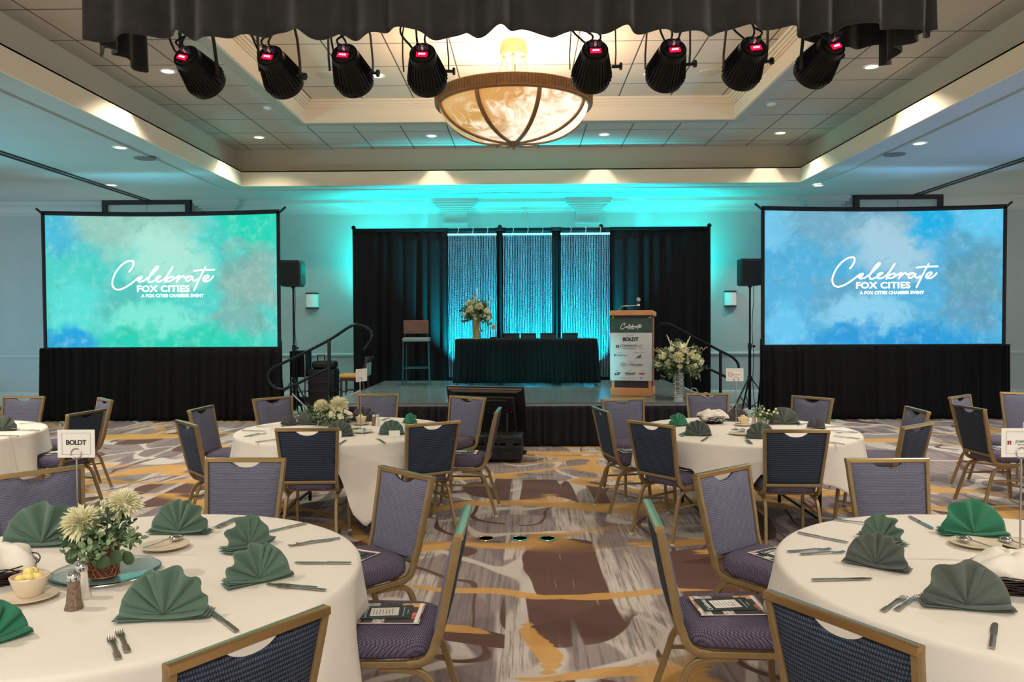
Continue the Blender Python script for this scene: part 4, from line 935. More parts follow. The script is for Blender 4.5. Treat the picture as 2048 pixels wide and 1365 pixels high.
mb = MB(); x_, y_, z_ = sgp(.178, .29); mb.box((x_, y_, z_), (.047, .0015, .043)); lg = mb.build('johnson_logo', m_red, sgn, bevel=.004)
text('logo_letter', 'J', .035, MATS['white_ink'], lg, (x_-.004, y_-.001, z_))
for j, w_ in enumerate(('BANKING', 'WEALTH', 'INSURANCE')): text('small_lettering', w_, .0125, m_grey, sgn, sgp(.69, .258+.032*j), align='LEFT')
mb = MB(); x_, y_, z_ = sgp(.665, .29); mb.box((x_, y_, z_), (.0015, .001, .06)); mb.build('divider_line', m_grey, sgn)
text('thedacare_lettering', 'ThedaCare', .037, m_ink, sgn, sgp(.27, .47)); mb = MB(); x_, y_, z_ = sgp(.115, .47); mb.prism([(-.012, .01), (.012, .01), (.01, -.008), (0, -.013), (-.01, -.008)], .001, M=Matrix.Translation((x_, y_, z_))); mb.build('shield_logo', m_ink, sgn)
mb = MB(); x_, y_, z_ = sgp(.69, .49)
for a in range(5): mb.prism([(-.045+a*.014, -.02), (-.035+a*.014, -.02), (.0+a*.01, .012+.004*a), (-.01+a*.01, .006+.004*a)], .001, M=Matrix.Translation((x_, y_, z_)))
mb.box((x_, y_, z_-.026), (.1, .001, .006)); mb.build('striped_building_logo', m_blue, sgn)
text('nicolet_lettering', 'Nicolet', .062, m_grey, sgn, sgp(.62, .665), bold=.0005); text('national_lettering', 'National', .029, m_grey, sgn, sgp(.36, .665))
mb = MB(); x_, y_, z_ = sgp(.32, .665); mb.tube([(x_+.042*math.cos(a), y_, z_+.026*math.sin(a)) for a in [q*.3+.6 for q in range(17)]], .003, 5); mb.build('swoosh_logo', m_blue, sgn)
text('mcmahon_lettering', 'McMAHON', .031, m_ink, sgn, sgp(.485, .845), bold=.0009); mb = MB(); x_, y_, z_ = sgp(.485, .872); mb.box((x_, y_, z_), (.13, .001, .006)); mb.build('underline', m_ink, sgn)
text('west_lettering', 'WEST', .034, m_redi, sgn, sgp(.76, .855), bold=.0022)
mb = MB(); x_, y_, z_ = sgp(.175, .855); mb.prism([(-.055, -.022), (-.02, .016), (.05, .02), (.03, -.006), (.02, -.022)], .001, M=Matrix.Translation((x_, y_, z_))); lg = mb.build('blue_wing_logo', m_blue, sgn); text('logo_letters', 'JDI', .018, MATS['white_ink'], lg, (x_-.004, y_-.001, z_), bold=.0006)
text('gps_lettering', 'GPS', .021, m_ink, sgn, sgp(.74, .945), bold=.0006); mb = MB(); x_, y_, z_ = sgp(.455, .945); mb.tube([(x_+.009*math.cos(a*.5), y_, z_+.009*math.sin(a*.5)) for a in range(13)], .002, 5); mb.build('ring_logo', m_grey, sgn)
mb = MB()
for u, v, w_ in ((.5, .05, .14), (.24, .415, .12), (.71, .415, .26), (.5, .60, .13), (.18, .79, .08), (.49, .79, .1), (.79, .79, .09), (.32, .945, .1), (.56, .945, .09)):
    x_, y_, z_ = sgp(u, v); n = int(w_*SW/.006)
    for q in range(n):
        if q % 7 != 5: mb.box((x_-w_*SW/2+q*.006, y_, z_), (.003, .0008, .007 if q % 3 else .009))
mb.build('tiny_caption_print', m_grey, sgn)
# microphone
g = Vector((h2*-.4, 0, ltop-.02)); mb = MB(); mx = at(1282, 605, y=ly).x-e.location.x; mz = at(1282, 612, y=ly).z-SZ
mb.tube(cr([(-h2*.75, .0, ltop-.02), (-h2*.6, 0, ltop+.06), (-h2*.2, -.03, mz+.0), (mx-.03, -.05, mz+.01)], 8), .006, 8)
e2 = empty('microphone', tuple(e.location), label='silver handheld microphone on a gooseneck above the lectern', cat='microphone'); e2.rotation_euler = e.rotation_euler
mb.build('gooseneck', m_steel, e2)
mb = MB(); mb.tube([(mx, -.05, mz-.05), (mx, -.05, mz+.07)], [.012, .018], 12); mb.build('handle', m_blackm, e2)
mb = MB(); mb.ball((mx, -.05, mz+.095), .032, 12, 8, (1, 1, 1.1)); mb.build('grille_ball', m_chrome, e2)
mb = MB(); mb.tube([(mx, -.05, mz+.0), (mx, -.05, mz+.03)], .024, 10); mb.build('clip', m_steel, e2)

# ---------------------------------------------------------------- bar stool
pa = at(803, 770, z=SZ); sy = at(835, 770, z=SZ).y
e = empty('bar_stool', (at(834, 770, y=sy).x, sy, SZ), math.radians(4), label='tall black metal bar stool with a wooden back panel on the stage', cat='stool')
SHt = at(835, 680, y=sy).z-SZ; BT = at(835, 641, y=sy).z-SZ; hw = .235
legs = [(-hw, -.2), (hw, -.2), (-hw+.03, .2), (hw-.03, .2)]
for x_, y_ in legs:
    mb = MB(); mb.bar([(x_, y_, 0), (x_*.93, y_*.93, SHt-.02)], .024, .024, up=(1, 0, 0)); mb.build('leg', m_blackm, e)
mb = MB(); mb.bb(-hw, hw, -.21, .21, SHt-.03, SHt+.04); mb.build('seat', mat('grey_vinyl', (120, 122, 122), .5), e, bevel=.02, seg=3)
mb = MB(); z = SHt*.38; mb.bar([(a[0]*.97, a[1]*.97, z) for a in (legs[0], legs[1], legs[3], legs[2])], .02, .02, cyc=True, up=(0, 0, 1)); mb.build('foot_rest', m_blackm, e)
mb = MB()
for q in (-1, 1): mb.bar([(q*.2-.02, .2, SHt), (q*.2-.03, .22, BT-.02)], .02, .02, up=(1, 0, 0))
mb.build('back_posts', m_blackm, e)
mb = MB(); mb.bb(-.245, .2, .19, .215, BT-.24, BT); mb.build('back_panel', mat('walnut_board', (112, 82, 72), .55, vary=.2, vscale=10), e, bevel=.008)

# ---------------------------------------------------------------- confidence monitor and case before the stage
tl = at(892, 772, y=10.15); W = 1.06; Hh = .66
e = empty('floor_monitor', (0, 0, 0), label='back of a large black flat-panel television tilted in front of the stage', cat='television')
tr = at(1047, 776, y=9.9); c0 = (tl+tr)/2; xa = (tr-tl); W = xa.length; yaw_ = math.atan2(xa.y, xa.x)
R_ = Matrix.Rotation(yaw_, 4, 'Z') @ Matrix.Rotation(math.radians(-24), 4, 'X').inverted()
R_ = Matrix.Rotation(yaw_, 4, 'Z') @ Matrix.Rotation(math.radians(20), 4, 'X')
e.location = (c0.x, c0.y, .0); e.rotation_euler = (0, 0, yaw_)
T_ = Matrix.Translation((0, 0, c0.z)) @ Matrix.Rotation(math.radians(20), 4, 'X')
mb = MB(); mb.bb(-W/2, W/2, .0, .035, -Hh, 0, M=T_); mb.build('panel_frame', m_black, e, bevel=.006)
mb = MB(); mb.prism([(-W/2+.02, -.0), (W/2-.02, 0), (W/2-.02, -.02), (-W/2+.02, -.02)], .03, M=T_ @ Matrix.Translation((0, -.01, -.015))); mb.prism([(-W/2+.03, -.04), (W/2-.03, -.04), (W/2-.1, -.075), (-W/2+.1, -.075)], .03, M=T_ @ Matrix.Translation((0, -.01, 0))); mb.build('vent_ridge', mat('worn_grey_plastic', (104, 92, 82), .35), e, bevel=.008)
mb = MB(); mb.bb(-W*.38, W*.38, -.06, .0, -Hh*.9, -.11, M=T_); mb.build('rear_housing', m_black, e, bevel=.02)
mb = MB(); mb.bb(-.22, .3, -.066, -.06, -.17, -.15, M=T_)
rr = random.Random(2)
for q in range(14): mb.tube([T_ @ Vector((rr.uniform(-.3, .35), -.062, -rr.uniform(.12, .5))), T_ @ Vector((0, -.07, -.3))][:1]*1+[T_ @ Vector((rr.uniform(-.3, .35), -.070, -rr.uniform(.12, .5)))], .001, 4) if False else mb.ball(T_ @ Vector((rr.uniform(-.33, .38), -.062, -rr.uniform(.10, .5))), .006, 6, 4)
mb.build('screws', m_steel, e)
zb = c0.z-Hh*math.cos(math.radians(20)); yb = Hh*math.sin(math.radians(20))
for q in (-1, 1):
    mb = MB(); mb.bar([(q*.3, yb*.5-.1, c0.z-Hh*.5), (q*.33, -.12, .015), (q*.33, .42, .015), (q*.3, yb-.0, zb+.05)], .03, .03, up=(1, 0, 0)); mb.build('stand', m_blackm, e)
# hard case
pc = at(1046, 928, z=0); pl_ = at(905, 918, z=0)
e = empty('hard_case', (at(985, 925, z=0).x, 9.68, 0), math.radians(-4), label='black ribbed hard equipment case on the carpet before the stage', cat='equipment case'); mx_ = (at(1046, 925, z=0).x-at(900, 925, z=0).x)/2
e.location.x = (at(1046, 925, z=0).x+at(900, 925, z=0).x)/2
mb = MB(); mb.bb(-mx_, mx_, -.2, .2, .03, .22); mb.build('base_shell', m_black, e, bevel=.025, seg=3)
mb = MB(); mb.bb(-mx_, mx_, -.2, .2, .225, .33); mb.build('lid', m_black, e, bevel=.025, seg=3)
mb = MB(); 
for x_ in [-mx_+.12+.16*k for k in range(int((2*mx_-.2)/.16)+1)]: mb.bb(x_, x_+.03, -.212, .212, .05, .335)
mb.build('ribs', m_black, e, bevel=.006)
for x_ in (-.2, .25): mb = MB(); mb.bb(x_, x_+.09, -.225, -.2, .16, .28); mb.build('latch', m_black, e, bevel=.008)
mb = MB(); mb.bar([(mx_+.0, -.09, .1), (mx_+.035, -.07, .1), (mx_+.035, .07, .1), (mx_, .09, .1)], .025, .02, up=(0, 0, 1)); mb.build('handle', m_black, e)
for q in (-1, 1): mb = MB(); mb.tube([(q*(mx_-.08), .16, .035), (q*(mx_-.02), .16, .035)], .035, 12); mb.build('wheel', m_black, e)
for q in (-1, 1): mb = MB(); mb.bb(q*mx_*.9-.03, q*mx_*.9+.03, -.18, -.12, 0, .035); mb.build('foot', m_black, e)

# ---------------------------------------------------------------- equipment behind the left steps
YE = 14.6; c0 = at(648, 800, y=YE)
e = empty('rolling_case', (c0.x, YE, 0), label='black upright rolling equipment case behind the left steps', cat='equipment case'); hw = (at(674, 800, y=YE).x-at(622, 800, y=YE).x)/2; hh = at(648, 738, y=YE).z
mb = MB(); mb.bb(-hw, hw, -.2, .2, .06, hh); mb.build('body', m_black, e, bevel=.02)
mb = MB(); 
for k in range(5): mb.bb(-hw-.01, hw+.01, -.21, .21, .1+k*hh/5.2, .13+k*hh/5.2)
mb.build('ribs', m_black, e, bevel=.005)
for q in (-1, 1): mb = MB(); mb.tube([(q*(hw-.06), -.15, .04), (q*(hw-.02), -.15, .04)], .04, 12); mb.build('wheel', m_black, e)
e3 = empty('soft_bag', (c0.x+.02, YE, hh), label='black equipment bag on top of the rolling case', cat='bag'); zt = at(648, 722, y=YE).z-hh
mb = MB(); mb.bb(-hw*.85, hw*.9, -.17, .17, 0, zt); mb.build('bag_body', m_black, e3, bevel=.05, seg=3)
mb = MB(); za = at(640, 711, y=YE).z-hh; mb.bar([(-.13, 0, zt-.02), (-.13, 0, za), (0, 0, za), (0, 0, zt-.02)], .025, .02, up=(0, 1, 0)); mb.build('handle', m_black, e3)
# black roll-up equipment table / cart left of it
xa, xb = at(588, 760, y=YE).x, at(616, 760, y=YE).x; zt = at(600, 702, y=YE).z
e = empty('equipment_cart', ((xa+xb)/2, YE, 0), label='black equipment cart with a draped upper shelf behind the left speaker stand', cat='cart'); hw = (xb-xa)/2
for q in (-1, 1):
    for y_ in (-.2, .2): mb = MB(); mb.tube([(q*hw, y_, .05), (q*hw, y_, zt)], .016); mb.build('leg', m_steel if (q > 0 and y_ < 0) else m_blackm, e)
mb = MB(); mb.bb(-hw, hw, -.2, .2, zt-.48, zt); mb.build('draped_box', m_drape, e, bevel=.01)
mb = MB(); mb.bb(-hw, hw, -.2, .2, .18, .2); mb.build('shelf', m_steel, e); mb = MB(); mb.bb(-hw, hw, -.2, .2, .42, .44); mb.build('shelf', m_steel, e)
for q in (-1, 1): mb = MB(); mb.tube([(q*hw-.01, -.2, .03), (q*hw+.01, -.2, .03)], .03, 10); mb.build('caster', m_black, e)
e4 = empty('power_supply', ((xa+xb)/2, YE, .2), label='small black power unit on the lower shelf of the cart', cat='equipment'); mb = MB(); mb.bb(-.1, .1, -.12, .12, 0, .12); mb.build('housing', m_black, e4, bevel=.01); mb = MB(); mb.bb(-.08, .08, -.13, -.12, .03, .09); mb.build('front_plate', m_blackm, e4)
# low riser with wooden side chair
e = empty('low_riser', (-3.06, 13.95, 0), label='low black riser under the wooden side chair', cat='riser'); mb = MB(); mb.bb(-.31, .31, -.3, .3, .26, .30); mb.build('deck', m_black, e, bevel=.005)
for q in (-1, 1):
    mb = MB(); mb.bb(q*.29-.02, q*.29+.02, -.28, .28, 0, .26); mb.build('side', m_black, e)
e = empty('side_chair', (-3.02, 13.95, .30), label='dark wooden side chair with a yellow seat beside the left drape', cat='chair')
for x_, y_, t_ in ((-.2, -.2, 0), (-.2, .2, 0), (.19, -.2, 1), (.19, .2, 1)):
    mb = MB(); pts = [(x_, y_, 0), (x_, y_, .44)] if not t_ else [(x_+.03, y_, 0), (x_, y_, .44), (x_+.03, y_, .65), (x_+.1, y_*.97, .80)]
    mb.bar(cr(pts, 4), .035, .035, up=(0, 1, 0)); mb.build('leg' if not t_ else 'rear_post', m_wood_d, e)
mb = MB(); mb.bb(-.22, .2, -.21, .21, .38, .43); mb.build('apron', m_wood_d, e); mb = MB(); mb.bb(-.23, .2, -.22, .22, .43, .50); mb.build('seat_cushion', mat('mustard_vinyl', (206, 158, 82), .5), e, bevel=.025, seg=3)
mb = MB(); mb.bb(-.2, .19, -.2, -.17, .18, .205); mb.bb(-.2, .19, .17, .2, .18, .205); mb.build('stretcher', m_wood_d, e)
mb = MB(); mb.bb(.19, .23, -.17, .17, .47, .70, M=Matrix.Rotation(math.radians(3), 4, 'Y')); mb.build('back_cushion', mat('sage_vinyl', (150, 158, 140), .6), e, bevel=.012); mb = MB(); mb.bb(.215, .26, -.18, .18, .70, .80); mb.build('top_rail', m_wood_d, e, bevel=.008)
mb = MB(); mb.ball((0, 0, 0), .05, 10, 6, (1.3, 1, .7)); mb.ball((.05, .02, .02), .035, 8, 6); tag(mb.build('cloth_bundle', mat('beige_cloth', (196, 170, 140), .8), loc=(-2.93, 13.86, .835)), 'small beige bundle of cloth on the yellow chair seat', 'cloth')
# loose black leads on the carpet
for pts, l in (([(600, 842), (640, 850), (660, 838), (700, 836)], 'black cable lying on the carpet beside the left screen skirt'),
               ([(1490, 826), (1440, 800), (1455, 815), (1420, 822)], 'black cable curling on the carpet by the right speaker stand'),
               ([(2010, 780), (2040, 783), (2060, 790)], 'coil of black cable at the right edge behind the right screen')):
    P = [at(a, b, z=.008) for a, b in pts]; o0 = P[0].copy(); mb = MB(); mb.tube(cr([q-o0 for q in P], 10), .007, 6); tag(mb.build('floor_cable', m_black, loc=o0), l, 'cable')
# brass and green floor box covers in the aisle
for px, py, c, l in ((972, 1078, (196, 176, 110), 'round brass floor socket cover in the aisle, leftmost of three'), (1040, 1078, (150, 190, 165), 'round metal floor socket cover in the aisle, middle of three'), (1095, 1078, (140, 186, 165), 'round greenish floor socket cover in the aisle, rightmost of three')):
    p = at(px, py, z=.002); e = empty('floor_socket', p, label=l, cat='floor socket', group='floor socket covers')
    mb = MB(); mb.lathe([(.055, 0), (.07, 0), (.068, .005), (.058, .006), (.055, .003), (.055, 0)], 28, cap=False); mb.build('ring', mat('socket_ring_%d' % px, c, .25, .8), e); mb = MB(); mb.lathe([(0, .002), (.056, .002)], 28); mb.build('lid', mat('socket_lid', (140, 128, 118), .7), e)
# ================================================================ banquet chairs
def make_chair():
    e = empty('banquet_chair', cat='chair')
    up = [(-.305, .905), (-.285, .80), (-.255, .66), (-.235, .56), (-.215, .50)]     # (y,z) line of the back
    def W(z): return .195+(.226-.195)*max(0, min(1, (z-.48)/.43))
    mb = MB()
    for q in (-1, 1):
        pts = [(q*W(z), y, z) for y, z in cr([(a, b, 0) for a, b in up], 4) and [(p.x, p.y) for p in cr([(a, b, 0) for a, b in up], 4)]]
        pts += [(q*.197, y, z) for y, z in ((-.205, .465), (-.185, .435), (-.155, .418), (-.11, .412))]
        mb.bar(pts, .022, .032, up=(1, 0, 0))
    mb.bar([(-.195, -.222, .495), (.195, -.222, .495)], .024, .024, up=(0, 0, 1))
    mb.build('back_frame', m_gold, e, sharp=50)
    mb = MB(); mb.bar([(-.236, -.3065, .905), (.236, -.3065, .905)], .034, .024, up=(0, 1, 0)); mb.build('top_rail', m_rail_top, e, sharp=50)
    # padded back, front and rear covers, with the hand-hold dip in the top edge
    prof = cr([(a, b, 0) for a, b in up], 5)
    def yz(t):      # t 0 bottom .. 1 top
        i = (1-t)*(len(prof)-1); k = min(int(i), len(prof)-2); f = i-k; p = prof[k].lerp(prof[k+1], f); return p.x, p.y
    def pad(u, v, off, bul):
        x = -1+2*u; dip = .036*max(0, 1-(abs(x)/.42)**2.4) if abs(x) < .42 else 0
        t = .015+(.965-.015)*v; y, z = yz(t); z2 = z-dip*max(0, (v-.55)/.45); w_ = W(z)-.012
        ed = (1-abs(x)**6)*(1-abs(2*v-1)**8)
        return (x*w_, y+off+bul*ed, z2)
    mb = MB(); mb.grid(20, 14, lambda u, v: pad(u, v, .004, .026)); 
    mb.build('backrest_pad', fab_front, e)
    mb = MB(); mb.grid(20, 14, lambda u, v: pad(1-u, v, -.006, -.014))
    # closing rim so that the pad has its real thickness
    def rim(u, v):
        a = u*4; k = int(a) % 4; f = a-int(a)
        uv = [(f, 0), (1, f), (1-f, 1), (0, 1-f)][k]; p = pad(uv[0], uv[1], .004 if v < .5 else -.006, 0); return p
    mb.grid(64, 1, rim, cyc=True); mb.build('backrest_cover', fab_back, e)
    # seat
    mb = MB()
    def seat(u, v):
        a = 2*PI*u; n = 4.2; c_, s_ = math.cos(a), math.sin(a)
        x = math.copysign(abs(c_)**(2/n), c_); y = math.copysign(abs(s_)**(2/n), s_)
        wx = .200+.022*(y+1)/2; r, z = [(0, .435), (.93, .432), (.985, .445), (1, .468), (.99, .492), (.96, .508), (.88, .520), (.6, .528), (0, .53)][int(round(v*8))]
        return (x*wx*r, .01+y*.222*r, z)
    mb.grid(48, 8, seat, cyc=True); mb.build('seat', fab_seat, e, sharp=60)
    mb = MB()
    for q in (-1, 1): mb.bar([(q*.197, -.13, .414), (q*.197, .0, .412), (q*.197, .15, .412)], .022, .024, up=(1, 0, 0))
    mb.bar([(-.19, .17, .418), (.19, .17, .418)], .022, .022, up=(0, 0, 1)); mb.bar([(-.19, -.12, .418), (.19, -.12, .418)], .022, .022, up=(0, 0, 1)); mb.build('seat_frame', m_gold, e)
    for q in (-1, 1):
        mb = MB(); mb.bar(cr([(q*.197, .13, .412), (q*.198, .18, .404), (q*.20, .207, .375), (q*.202, .215, .32), (q*.212, .245, .012)], 5), .022, .026, up=(1, 0, 0)); L = mb.build('leg', m_gold, e)
        mb = MB(); mb.lathe([(.016, 0), (.018, .012), (.012, .02)], 10, c=(q*.212, .245, 0)); mb.build('foot_glide', m_glide, L)
        mb = MB(); mb.bar(cr([(q*.185, .0, .395), (q*.186, -.10, .390), (q*.188, -.165, .372), (q*.19, -.20, .33), (q*.193, -.225, .25), (q*.21, -.30, .012)], 5), .022, .026, up=(1, 0, 0)); L = mb.build('leg', m_gold, e)
        mb = MB(); mb.lathe([(.016, 0), (.018, .012), (.012, .02)], 10, c=(q*.21, -.30, 0)); mb.build('foot_glide', m_glide, L)
        mb = MB(); mb.bar([(q*.199, -.222, .275), (q*.206, .217, .275)], .016, .014, up=(0, 0, 1)); mb.build('stretcher', m_gold, e)
    return e
NL, NR, ML, MR, FL, FR = (-1.57, 2.94), (1.90, 2.93), (-1.60, 6.94), (1.91, 6.85), (-5.22, 6.75), (5.38, 6.85)
chair0 = make_chair()
bpy.context.view_layer.update()
CH = {}
def chair(key, p1, p2, table, label, group, pull=0):
    a = at(*p1, z=.915); b = at(*p2, z=.915); c_ = (a+b)/2; d = b-a; d.z = 0; d.normalize()
    n = Vector((-d.y, d.x, 0)); tv = Vector((table[0], table[1], 0))-Vector((c_.x, c_.y, 0))
    if n.dot(tv) < 0: n = -n
    o = c_+n*(.3065+pull); o.z = 0
    r = math.atan2(-n.x, n.y); CH[key] = (o, r, n)
    return clone(chair0, o, r, label, group)
g1, g2, g3, g4, g5, g6 = ('banquet chairs around the %s table' % s for s in ('front left', 'front right', 'middle left', 'middle right', 'far left', 'far right'))
chair('A', (-12, 953), (152, 932), NL, 'padded banquet chair behind the front left table, partly hidden by the BOLDT sign', g1)
chair('B', (415, 917), (568, 917), NL, 'padded banquet chair squarely facing the camera behind the front left table', g1)
chair('C', (763, 932), (864, 955), NL, 'blue padded banquet chair turned toward the front left table, beside the aisle', g1)
chair('D', (936, 1011), (917, 1070), NL, 'banquet chair seen edge-on at the left of the aisle, dark programme on its seat', g1)
chair('E', (322, 1336), (660, 1210), NL, 'banquet chair seen from behind at the bottom left edge, its gold top rail tilted', g1)
chair('F', (1695, 918), (1852, 917), NR, 'banquet chair facing the camera behind the front right table', g2)
chair('G', (1396, 949), (1491, 930), NR, 'banquet chair facing the front right table, tall tilted back beside the aisle', g2)
chair('H', (1293, 998), (1320, 1056), NR, 'banquet chair seen edge-on at the right of the aisle, dark programme on its seat', g2)
chair('I', (1524, 1178), (1857, 1301), NR, 'banquet chair seen from behind at the bottom right, gold top rail sloping down', g2)
chair('J', (554, 858), (674, 857), ML, 'banquet chair seen from behind at the middle left table, left of its name cards', g3)
chair('K', (815, 850), (916, 842), ML, 'banquet chair seen from behind at the middle left table, nearest the aisle', g3)
chair('L', (1001, 813), (991, 828), ML, 'banquet chair seen edge-on in front of the black hard case', g3)
chair('M', (904, 792), (967, 796), ML, 'banquet chair facing the camera in front of the tilted television', g3)
chair('N', (717.5, 788), (796, 788), ML, 'banquet chair facing the camera directly before the stage deck, behind the middle left table', g3)
chair('O', (503.5, 799), (585, 792), ML, 'banquet chair at the back left of the middle left table, beside the stage steps', g3)
chair('P', (375, 822), (427, 810), ML, 'banquet chair at the left side of the middle left table, turned to the right', g3)
chair('Q', (353, 840), (393.6, 851.4), ML, 'banquet chair with a bluish lit top rail, left side of the middle left table', g3)
chair('R', (1186, 813.6), (1218, 825), MR, 'banquet chair at the aisle side of the middle right table, seen from behind', g4)
chair('S', (1215, 798), (1275, 796), MR, 'banquet chair in front of the stage skirt below the lectern', g4)
chair('T', (1252, 840), (1353, 853), MR, 'large banquet chair seen from behind at the left of the middle right table', g4)
chair('U', (1373, 786.7), (1456, 786.7), MR, 'banquet chair behind the bread basket of the middle right table', g4)
chair('V', (1583, 791), (1669, 798), MR, 'banquet chair in front of the right screen skirt at the middle right table', g4)
chair('W', (1529, 860), (1656.5, 860.5), MR, 'banquet chair seen squarely from behind at the middle right table', g4)
chair('X', (1809.7, 812), (1861, 825), MR, 'banquet chair at the right side of the middle right table, facing left', g4)
chair('Y', (1804.5, 855), (1864, 844.5), MR, 'banquet chair with a pale lit top rail at the right of the middle right table', g4)
chair('Z1', (1906, 808), (1970, 819), FR, 'banquet chair with long visible legs at the far right table', g6)
chair('Z2', (1897.6, 795), (1940.5, 789), FR, 'small banquet chair back peeking over another at the far right table', g6)
chair('Z3', (2014, 784.6), (2085, 786), FR, 'banquet chair cut by the right edge of the photo at the far right table', g6)
chair('a', (6.6, 793), (89, 793), FL, 'banquet chair facing the camera at the far left table, before the wall', g5)
chair('b', (132, 830), (212, 817.6), FL, 'banquet chair right of the far left table, brochures on its seat', g5)
chair('c', (195.6, 794.7), (226, 801.8), FL, 'narrow banquet chair back behind another at the far left table, before the left screen skirt', g5)

# ================================================================ round tables with linen
TT, TR = .755, .915
def round_table(c, seed, lab, clab, chairs, corners=()):
    e = empty('round_table', (c[0], c[1], 0), label=lab, cat='table', group='round banquet tables')
    mb = MB(); mb.lathe([(0, TT-.04), (TR-.01, TT-.04), (TR-.002, TT-.03), (TR-.002, TT-.01), (TR-.01, TT-.004), (0, TT-.004)], 64); mb.build('tabletop', MATS.get('plywood') or mat('plywood', (150, 120, 84), .7), e)
    for q in (-1, 1):
        mb = MB(); mb.tube(cr([(q*.45, -.5, .012), (q*.45, -.5, TT-.1), (q*.45, -.45, TT-.045), (q*.45, .45, TT-.045), (q*.45, .5, TT-.1), (q*.45, .5, .012)], 3), .016, 8); mb.tube([(q*.45, -.5, .1), (q*.45, .5, .1)], .012, 8); mb.build('leg', m_blackm, e)
    rnd = random.Random(seed); ph = [rnd.uniform(0, 6.28) for _ in range(6)]
    rot = rnd.uniform(0, 1.57)
    ca = []
    for k in chairs:
        o, r, n = CH[k]; v = Vector((o.x-c[0], o.y-c[1])); ca.append((math.atan2(v.y, v.x), v.length))
    def drop(a):
        d = .33+.05*math.cos(4*(a-rot))+.02*math.sin(7*a+ph[0])
        for (b, L) in corners:
            dd = abs((a-b+PI) % (2*PI)-PI); d += L*max(0, 1-dd/.32)**1.3
        for b, L in ca:
            if L < 1.25:
                dd = abs((a-b+PI) % (2*PI)-PI); k = max(0, min(1, (.32-dd)/.10)); lim = .205 if L < 1.16 else d
                d = d*(1-k)+min(d, lim)*k
        return d
    R_ = TR+.006; prof = [(.0, 0), (.5, 0), (.9, 0), (.985, 0), (1.0, -.003), (1.008, -.012)]
    def fn(u, v):
        a = 2*PI*u; j = int(round(v*21)); c_, s_ = math.cos(a), math.sin(a)
        if j < 6: r, z = prof[j]; return (R_*r*c_, R_*r*s_, TT+z)
        t_ = (j-5)/16; d = drop(a)
        fold = math.sin(11*a+ph[1]+1.5*math.sin(2*a+ph[2]))*.6+math.sin(19*a+ph[3])*.3+math.sin(5*a+ph[4])*.4
        r = R_*1.008+t_**1.1*(.045+.042*fold)*(d/.33); return (r*c_, r*s_, TT-.012-(d-.012)*t_)
    mb = MB(); mb.grid(240, 21, fn, cyc=True)
    o = mb.build('tablecloth', m_cloth, None, thick=.003, loc=(c[0], c[1], .002)); tag(o, clab, 'tablecloth', 'white tablecloths'); return e
round_table(NL, 3, 'round banquet table at the front left under white linen', 'white tablecloth on the front left table, with the glass tray', 'ABCDE')
round_table(NR, 8, 'round banquet table at the front right under white linen', 'white tablecloth on the front right table, with the large bread basket', 'FGHI')
round_table(ML, 12, 'round banquet table at the middle left under white linen', 'white tablecloth on the middle left table, corner hanging low in front', 'JKLMNOPQ', [(math.radians(-68), .24), (math.radians(-15), .1)])
round_table(MR, 17, 'round banquet table at the middle right under white linen', 'white tablecloth on the middle right table, before the lectern', 'RSTUVWXY', [(math.radians(-45), .16)])
round_table(FL, 21, 'round banquet table at the far left edge, cut by the photo', 'white tablecloth on the far left table, cut by the photo edge', 'abc')
round_table(FR, 26, 'round banquet table at the far right edge, cut by the photo', 'white tablecloth on the far right table, cut by the photo edge', ('Z1', 'Z2', 'Z3'))
TZ = TT+.0045

# ---------------------------------------------------------------- napkins
def napkin_mesh(R_, n=6, seed=0, spread=1.0, lean=0):
    """fan of soft pleats opening from the foot, with a round outline, on folded layers"""
    rnd = random.Random(seed); mb = MB(); N = n*8; M = 10; ph = rnd.uniform(0, 6.28); n2 = n-.5+rnd.uniform(0, .6); sk = rnd.uniform(-.25, .25)
    vs = []
    for i in range(N+1):
        u = i/N; a = PI*(.015+.97*u); w_ = u+sk*.25*math.sin(2*PI*u)
        f = math.sin(2*PI*n2*w_+ph); f = math.copysign(abs(f)**.75, f)
        env = min(1, u*6, (1-u)*6)
        for j in range(M+1):
            t = j/M; dy = f*R_*.15*t**.8*env*(1+.35*math.sin(5*u+seed)); rr = R_*t*(1-.045*abs(math.cos(a))**3+.012*f)
            vs.append((rr*math.cos(a)*spread, dy+lean*rr*math.sin(a)+.25*R_*t*t*math.sin(PI*u)*.3, .012+rr*math.sin(a)*1.0))
    fs = [(i*(M+1)+j, (i+1)*(M+1)+j, (i+1)*(M+1)+j+1, i*(M+1)+j+1) for i in range(N) for j in range(M)]
    mb.add(vs, fs)
    # folded layers of the foot
    for q in range(3):
        z = .002+q*.0055; w_ = R_*(1.02-.05*q)
        mb.grid(12, 3, lambda u, v, w_=w_, z=z, q=q: ((-1+2*u)*w_*spread, -.035*R_/.13+.075*R_/.13*v+.012*math.sin(2*u+q), z+.008*abs(-1+2*u)**2+.003*math.sin(5*u+q)))
    # one stiff pleat lying over the front of the fan
    a0 = rnd.uniform(1.1, 1.9); c_, s_ = math.cos(a0), math.sin(a0); y_ = -.10*R_
    mb.grid(2, 8, lambda u, v: ((R_*v*.97*c_+(u-.5)*R_*.17*(.45+.6*v)*s_)*spread, y_*(.35+.7*v)-abs(.5-u)*-.05*R_+lean*R_*v*s_, .012+R_*v*.96*s_-(u-.5)*R_*.17*(.45+.6*v)*c_))
    return mb
